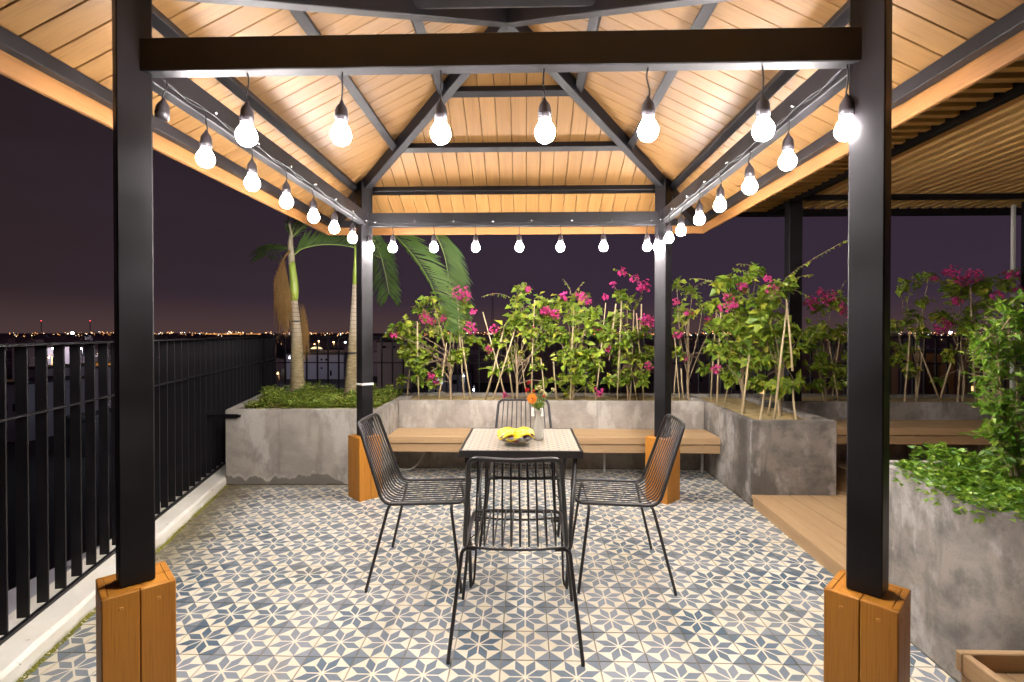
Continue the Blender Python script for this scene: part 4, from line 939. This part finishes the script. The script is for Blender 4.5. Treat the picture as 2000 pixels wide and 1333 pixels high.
bougain(1790, 5.25, [(1760, 560, 10), (1790, 548, 13), (1815, 540, 10), (1772, 622, 16), (1792, 650, 16), (1768, 682, 18), (1772, 722, 16), (1752, 640, 14), (1800, 590, 12), (1750, 700, 14), (1720, 660, 14)],
        [(1845, 532, 6), (1825, 545, 5)],
        [(1766, 782, 1778, 640, -.05), (1838, 782, 1780, 640, -.05), (1790, 776, 1800, 690, 0)], 'shaded bougainvillea just right of the front right post with a slanting cane', [((1775, 620, 0), (1770, 580, 0), (1800, 550, 0), (1830, 535, 0))], .9)
bougain(1880, 5.25, [(1850, 560, 22), (1882, 580, 26), (1912, 562, 22), (1932, 602, 22), (1842, 622, 20), (1882, 640, 22), (1905, 680, 14), (1852, 690, 10), (1832, 742, 8), (1960, 560, 18), (1985, 600, 20), (1900, 620, 20), (1950, 640, 18), (1925, 700, 12)],
        [(1862, 530, 11), (1882, 545, 13), (1905, 537, 13), (1840, 640, 12), (1850, 632, 9), (1976, 540, 13), (1950, 578, 10), (1990, 565, 9), (1870, 590, 8)],
        [(1834, 782, 1872, 670, 0), (1870, 782, 1878, 655, .02), (1905, 776, 1895, 560, .02), (1920, 776, 1925, 650, 0)], 'shaded bougainvillea at the far right with crossed canes and many magenta blooms', [((1910, 560, 0), (1960, 530, 0), (2010, 520, 0))], 1.0)

# ================================================================ ground cover and shrub
def cover(name, m, poly, z, n, lsz, hfun, label, ratio=.6):
    g = MB(); xs = [p[0] for p in poly]; ys = [p[1] for p in poly]
    def inside(x, y):
        c = False; k_ = len(poly)
        for i in range(k_):
            x1, y1 = poly[i]; x2, y2 = poly[i - 1]
            if (y1 > y) != (y2 > y) and x < (x2 - x1) * (y - y1) / (y2 - y1) + x1: c = not c
        return c
    k_ = 0
    while k_ < n:
        x = R.uniform(min(xs), max(xs)); y = R.uniform(min(ys), max(ys))
        if not inside(x, y): continue
        k_ += 1; h = hfun(x, y)
        if h <= 0: continue
        zz = z + h * R.random() ** .6; a = R.uniform(0, 2 * pi); d = Vector((cos(a), sin(a), R.uniform(-.1, .9))); L = lsz * R.uniform(.6, 1.3)
        g.leaf(Vector((x, y, zz)), d, Vector((R.gauss(0, .4), R.gauss(-.2, .4), 1)), L, L * ratio, R.random(), .15)
    o = g.build(name, m, None, rnd=True); tag(o, label, 'ground cover', kind='stuff'); return o
from mathutils import noise as mn
def hn(x, y, s, a): return a * (.55 + .9 * mn.noise(Vector((x * s, y * s, 3.3))))
PO = [(-2.545, 4.425), (-1.335, 4.465), (-1.34, 5.54), (-2.86, 5.54)]
cover('ground_cover', M['leafg'], [(-2.52, 4.46), (-1.36, 4.49), (-1.34, 5.5), (-2.8, 5.5)], .635, 11000, .030, lambda x, y: hn(x, y, 6, .15) * (1.3 if x < -2.0 else .9), 'low bushy yellow-green ground cover round the feet of the two palms')
cover('ground_cover', M['leafr'], [(-1.85, 4.6), (-1.36, 4.49), (-1.34, 5.5), (-1.9, 5.5)], .64, 2600, .016, lambda x, y: hn(x, y, 5, .12), 'thin reddish ground cover in the planter beside the rear left post', .4)
RP = [(ex(.9) + .075, .9), (2.7, .9), (2.7, 2.45), (ex(2.45) + .075, 2.45)]
cover('ground_cover', M['leafp'], RP, .69, 20000, .030, lambda x, y: (hn(x, y, 5, .09) + .02) * (.5 if x < ex(y) + .16 else 1), 'bright green small-leaved ground cover filling the large right planter', .65)
g = MB()
for i in range(420):      # trails over the rim
    y = R.choice((2.2, 2.05, 1.95, 1.85)) + R.gauss(0, .07); x = ex(y) + R.uniform(-.035, .10); z = .715 + R.uniform(-.05, .03) * (1 if x < ex(y) + .01 else .4); a = R.uniform(0, 6.28)
    g.leaf(Vector((x, y, max(z, .718) if x > ex(y) - .003 else z)), Vector((cos(a) - .4, sin(a), R.uniform(-.5, .5))), Vector((R.gauss(0, .4), R.gauss(-.3, .4), 1)), R.uniform(.018, .034), .018, R.random(), .15)
tag(g.build('ground_cover', M['leafp'], None, rnd=True), 'green sprigs trailing over the rim of the large right planter', 'ground cover', kind='stuff')
sp = at(1985, 905, 2.15)
sh = empty('shrub', Vector((sp.x, 2.15, .69)), 'upright bright green shrub with glossy leaves rising from the large right planter', 'shrub')
st = MB(); lf = MB()
stems = [[(1985, 930), (1972, 860), (1955, 780), (1950, 700), (1938, 650)], [(1995, 930), (1990, 820), (1985, 720), (1972, 640), (1962, 600)], [(2010, 930), (2015, 800), (2005, 690), (1990, 620)], [(1975, 930), (1958, 850), (1940, 760), (1922, 700)], [(2030, 900), (2040, 760), (2030, 660), (2020, 600)], [(1990, 930), (1965, 900), (1940, 850)], [(2005, 900), (1990, 860), (1965, 810), (1945, 800)]]
for sp_ in stems:
    tw = smooth([at(x, y, 2.12 + .05 * R.uniform(-1, 1)) for x, y in sp_], 3); k_ = len(tw); st.tube(tw, [.006 - .0035 * i / k_ for i in range(k_)], 6, False)
    for i in range(k_ * 2):
        t_ = .12 * k_ + (.88 * k_ - 1.01) * R.random(); j = min(int(t_), k_ - 2); p = tw[j].lerp(tw[j + 1], t_ - j); d = Vector((R.gauss(0, 1), R.gauss(0, .8), R.gauss(.3, .5))).normalized(); e = p + d * R.uniform(.03, .10); st.tube([p, e], .0016, 4, False)
        for _ in range(5):
            q = p.lerp(e, R.uniform(.15, 1.05)); dd = (d + Vector((R.gauss(0, .8), R.gauss(0, .8), R.gauss(.0, .7)))).normalized(); L = R.uniform(.024, .046)
            lf.leaf(q, dd, Vector((R.gauss(0, .4), R.gauss(-.3, .4), .9)), L, L * .5, R.random(), .15)
st.build('stem', M['bark'], sh); o = lf.build('foliage', M['leafp'], sh, rnd=True); o['kind'] = 'stuff'

# ================================================================ the city below and beyond
GZ = -12.0
g = MB(); g.prism([(-9000, -200), (9000, -200), (9000, 9500), (-9000, 9500)], GZ - 1, GZ); tag(g.build('city_ground', M['cground']), kind='structure')
g = MB(); g.prism([(-9, 60), (3, 62), (5, 150), (-12, 145)], GZ + .002, GZ + .02)
def gp(px, py, z=GZ):      # ground point seen at a pixel
    Y = (CAMH - z) * 985 / (py - 650); return (px - 1026) / 985 * Y, Y
pw = [gp(488, 722), gp(552, 722), gp(552, 702), gp(478, 702)]
g = MB(); g.prism([(x, y) for x, y in pw], GZ + .02, GZ + .06); tag(g.build('pond', M['water']), kind='structure')
# walls of the building under the terrace
g = MB(); g.prism([(-3.3, -3), (9, -3), (9, 6.1), (-3.3, 6.1)], -12, -.31); tag(g.build('building_below', M['bwhite']), kind='structure')
def building(px0, px1, pyb, h, dep, m, label, wins=(), rot=0., roofm=None, z=GZ):
    x0, Y = gp(px0, pyb, z); x1, _ = gp(px1, pyb, z); cx_ = (x0 + x1) / 2; W = x1 - x0
    r = empty('building', (cx_, Y + dep / 2, z), label, 'building')
    link('wall', chbox(W, dep, h, 0, m), Matrix.Translation((cx_, Y + dep / 2, z + h / 2)), r)
    link('roof', chbox(W + .5, dep + .5, .35, 0, roofm or M['bdark']), Matrix.Translation((cx_, Y + dep / 2, z + h + .17)), r)
    for (u, v, ww, wh, wm) in wins: link('window', chbox(ww, .12, wh, 0, wm), Matrix.Translation((x0 + u * W, Y - .02, z + v * h)), r)
    return r
W0, WL, WW = M['win'], M['winlit'], M['winwarm']
building(552, 668, 742, 7.0, 14, M['bwhite'], 'low white building between the two palms with small dark windows', [(.62, .8, .5, .5, W0), (.7, .8, .5, .5, W0), (.62, .45, .5, .5, W0), (.78, .25, .5, 1.5, W0), (.3, .8, .5, .5, W0)])
building(28, 62, 840, 8.2, 8, M['bwhite'], 'pale block behind the left railing, leftmost of a pair', [(.3, .75, .5, .7, W0), (.3, .4, .5, .7, W0), (.35, .12, 1.2, .5, WL)])
building(68, 116, 815, 7.2, 8, M['bwhite'], 'pale block behind the left railing with a lit ground floor', [(.25, .6, .5, .9, W0), (.5, .6, .5, .9, W0), (.75, .6, .5, .9, W0), (.3, .18, 1.6, .7, WL)])
building(160, 225, 790, 7.5, 9, M['borange'], 'ochre building glowing behind the left railing beside the front post', [(.3, .5, .6, .9, W0), (.7, .5, .6, .9, W0), (.55, .12, .7, .5, WL)])
building(-60, 20, 870, 7.0, 8, M['bwhite'], 'bluish pale block cut by the left picture edge behind the railing', [(.5, .6, .7, .9, W0), (.8, .6, .7, .9, W0)])
building(100, 150, 900, 4.0, 8, M['bdark'], 'low dark roofed shed deep below the left railing', [(.5, .5, .9, .7, W0)])
building(735, 800, 760, 11.0, 12, M['bwhite'], 'pale building right of the rear left post behind the leaves', [(.2, .9, .8, .6, W0), (.5, .9, .8, .6, W0)])
building(835, 910, 790, 5.5, 10, M['bwhite'], 'bluish low building seen through the leftmost bougainvillea', [(.3, .75, 1.1, .8, WL), (.7, .75, .8, .8, W0)])
building(1330, 1400, 790, 9.6, 14, M['bpink'], 'pinkish building behind the railing right of the rear right post', [(.2, .5, .6, 1, W0), (.5, .5, .6, 1, W0)])
building(1405, 1560, 800, 7.8, 14, M['bpink'], 'wide pinkish building behind the jutting planter foliage', [(.2, .5, .7, 1, W0), (.5, .4, .7, 1, WW), (.8, .5, .7, 1, W0), (.9, .2, .7, 1, WW)])
building(1570, 1660, 815, 5.0, 12, M['borange'], 'building with warm lit windows beyond the pergola post', [(.15, .3, .9, 1.2, WW), (.45, .3, .9, 1.2, WW), (.7, .3, .5, 2.2, WW)])
building(1740, 1840, 790, 7.6, 14, M['bpink'], 'dull pink building behind the far right bougainvilleas', [(.3, .3, .7, .8, W0), (.8, .6, .7, .9, W0)])
building(1845, 1960, 800, 9.6, 14, M['borange'], 'ochre building behind the far right bougainvilleas', [(.3, .4, .7, .8, WW), (.6, .4, .7, .9, W0), (.8, .7, .6, .6, WW)])
building(600, 720, 705, 5.0, 20, M['bpink'], 'low hall beyond the white building between the palms', [(.5, .5, 1, 1, W0)])
# lit dome
x, Y = gp(614, 712); z = CAMH - (682 - 650) / 985 * Y
dm = empty('dome', (x, Y, GZ), 'glowing yellow dome roof between the palms beyond the white building', 'dome')
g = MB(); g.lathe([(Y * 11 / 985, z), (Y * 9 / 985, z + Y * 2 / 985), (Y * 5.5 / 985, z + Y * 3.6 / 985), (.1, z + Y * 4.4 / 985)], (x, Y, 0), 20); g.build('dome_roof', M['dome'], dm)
link('wall', chbox(Y * 20 / 985, Y * 20 / 985, z - GZ, 0, M['bdark']), Matrix.Translation((x, Y, (z + GZ) / 2 - .01)), dm)
# street lamps with their own light
def street_lamp(px, py, hgt, D, m, c, pw_, label, rad=.22):
    x = (px - 1026) / 985 * D; z = CAMH - (py - 650) / 985 * D
    r = empty('street_lamp', (x, D, GZ), label, 'street lamp', 'lit street lamps in the city')
    g = MB(); g.tube([(x, D + .6, GZ), (x, D + .6, z + .3), (x, D + .3, z + .55), (x, D, z + .4)], [.1, .07, .05, .05], 6); g.build('pole', M['bdark'], r)
    g = MB(); g.blob((x, D, z), rad, 10, 7); g.build('lamp', m, r)
    if pw_:
        l = bpy.data.lights.new('lamp_light', 'POINT'); l.energy = pw_; l.color = c; l.shadow_soft_size = .3
        lo = bpy.data.objects.new('lamp_light', l); COL.objects.link(lo); WM[lo.name] = Matrix.Translation((x, D - .6, z - .3)); lo.parent = r; lo.matrix_basis = WM[r.name].inverted() @ WM[lo.name]
    return r
WHT = (.8, .88, 1.0); SOD = (1.0, .55, .22)
street_lamp(121, 651, 12, 560, M['lampw'], WHT, 0, 'brilliant white floodlight on the horizon above the left railing', 1.5)
street_lamp(618, 667, 9, 190, M['lampo'], SOD, 4000, 'orange street lamp standing right above the glowing dome', .24)
street_lamp(648, 669, 9, 200, M['lampo'], SOD, 4000, 'orange street lamp between the dome and the right palm', .24)
street_lamp(610, 673, 9, 170, M['lampo'], SOD, 0, 'smaller orange lamp left of the glowing dome', .13)
street_lamp(671, 669, 9, 210, M['lampw'], WHT, 3000, 'bluish white lamp just left of the right palm', .25)
street_lamp(536, 731, 5, 110, M['lampo'], SOD, 1500, 'small orange lamp low beside the left palm trunk', .12)
street_lamp(499, 752, 5, 70, M['lampw'], WHT, 700, 'bright bluish lamp just above the ground cover left of the palms', .13)
street_lamp(504, 689, 8, 180, M['lampw'], WHT, 2500, 'bright white lamp by the dark pond at the end of the left railing', .3)
street_lamp(519, 687, 8, 190, M['lampw'], WHT, 0, 'white lamp by the pond, a little right of the brightest one', .22)
street_lamp(925, 762, 5, 60, M['lampw'], WHT, 500, 'white lamp low between the canes left of the far chair', .09)
street_lamp(1577, 748, 5, 90, M['lampo'], SOD, 2500, 'orange lamp glowing low behind the jutting planter', .16)
street_lamp(1437, 702, 6, 110, M['lampo'], SOD, 1800, 'warm lamp seen through the leaves of the jutting planter', .13)
street_lamp(1838, 650, 12, 300, M['lampw'], WHT, 0, 'white lamp cluster on the horizon behind the far right bougainvillea', .7)
street_lamp(1850, 712, 6, 90, M['lampw'], WHT, 500, 'small white lamp behind the crossed canes at the far right', .08)
street_lamp(72, 700, 8, 85, M['lampo'], SOD, 6000, 'sodium lamp lighting the pale blocks behind the left railing', .10)
street_lamp(138, 682, 8, 150, M['lampw'], WHT, 6000, 'white lamp between the bars of the left railing', .2)
street_lamp(80, 682, 8, 130, M['lampw'], WHT, 2600, 'bluish white lamp between the bars, left of the other one', .2)
street_lamp(192, 794, 5, 52, M['lampw'], WHT, 350, 'small white lamp low between the bars beside the front left post', .07)
street_lamp(560, 700, 9, 118, M['lampw'], (.75, .78, 1.0), 5000, 'cool lamp at the left corner of the white building', .12)
street_lamp(1370, 690, 9, 95, M['lampo'], (.95, .7, .65), 3500, 'pinkish lamp in front of the pinkish building', .1)
street_lamp(905, 735, 5, 70, M['lampw'], WHT, 500, 'small bluish lamp by the low building behind the bougainvillea', .07)
for px, lab in ((57, 'left of the floodlight'), (157, 'right of the floodlight'), (962, 'dark lattice mast behind the crossed canes')):
    D = 900 if px < 900 else 420; x = (px - 1026) / 985 * D; zt_ = CAMH + (650 - (627 if px < 900 else 575)) / 985 * D
    r = empty('radio_mast', (x, D, GZ), ('slender radio mast with a red beacon on the horizon, ' + lab) if px < 900 else lab, 'mast')
    g = MB(); s_ = .5 if px < 900 else 1.3
    for a, b_ in ((-1, -1), (1, -1), (1, 1), (-1, 1)): g.tube([(x + a * s_, D + b_ * s_, GZ), (x + a * .25, D + b_ * .25, zt_)], .16, 4)
    for i in range(18):
        t0 = i / 18; t1 = (i + 1) / 18; w0 = s_ * (1 - t0) + .25 * t0; w1 = s_ * (1 - t1) + .25 * t1; sg = 1 if i % 2 else -1
        g.tube([(x + sg * w0, D - w0, GZ + (zt_ - GZ) * t0), (x - sg * w1, D - w1, GZ + (zt_ - GZ) * t1)], .09, 4)
    g.build('lattice', M['bdark'], r)
    g = MB(); g.blob((x, D, zt_ + .6), .75 if px < 900 else .2, 8, 6); g.build('beacon', M['lampr'], r)
# far lights and roofs
g = MB()
def far_light(x, y, z, s, r_): g.add([(x + s, y, z), (x - s, y, z), (x, y + s, z), (x, y - s, z), (x, y, z + s), (x, y, z - s)], [(0, 2, 4), (2, 1, 4), (1, 3, 4), (3, 0, 4), (2, 0, 5), (1, 2, 5), (3, 1, 5), (0, 3, 5)], False, r_)
for c_ in range(150):
    a = R.uniform(-1.15, 1.05); D = R.uniform(700, 2600); k_ = R.randint(2, 9); zz = GZ + R.uniform(6, 14)
    for _ in range(k_):
        aa = a + R.gauss(0, .018); d2 = D * R.uniform(.93, 1.07); far_light(aa * d2, d2, zz + R.uniform(-2, 3), d2 * R.uniform(.00045, .0011), R.random())
for i in range(60): aa = -.645 + .115 * i / 60; far_light(aa * 1500, 1500, GZ + 9 + R.uniform(-.3, .3), 1.25, R.random() * .6)
for i in range(260):
    a = R.uniform(-1.1, 1.0); D = R.uniform(150, 650); far_light(a * D, D, GZ + R.uniform(3, 7), D * R.uniform(.0003, .0008), R.random())
for i in range(40):
    far_light(gp(R.gauss(512, 14), 700)[0], gp(500, 693)[1] * R.uniform(.95, 1.3), GZ + R.uniform(1, 4), R.uniform(.08, .22), .97)
tag(g.build('city_lights', M['clights'], None, rnd=True), 'scattered orange and white lights of the city along the horizon', 'city lights', kind='stuff')
g = MB()
for i in range(900):
    a = R.uniform(-1.3, 1.2); D = 130 * (26 ** R.random()); x = a * D
    if 500 < 1026 + 985 * a < 700 and D < 260: continue
    if -.02 < a + .52 < .06 and D < 400: continue
    w_ = R.uniform(5, 18); h = R.uniform(3.5, 9) * (1 + .15 * (R.random() < .1)); g.box(x - w_ / 2, x + w_ / 2, D, D + R.uniform(6, 16), GZ, GZ + h)
    if R.random() < .4: g.box(x - w_ / 5, x + w_ / 7, D + 2, D + 5, GZ + h, GZ + h + 2)
tag(g.build('far_city', M['bpink']), 'dark mass of far low city roofs under the horizon', 'city', kind='stuff')
print('objects', len(bpy.data.objects))
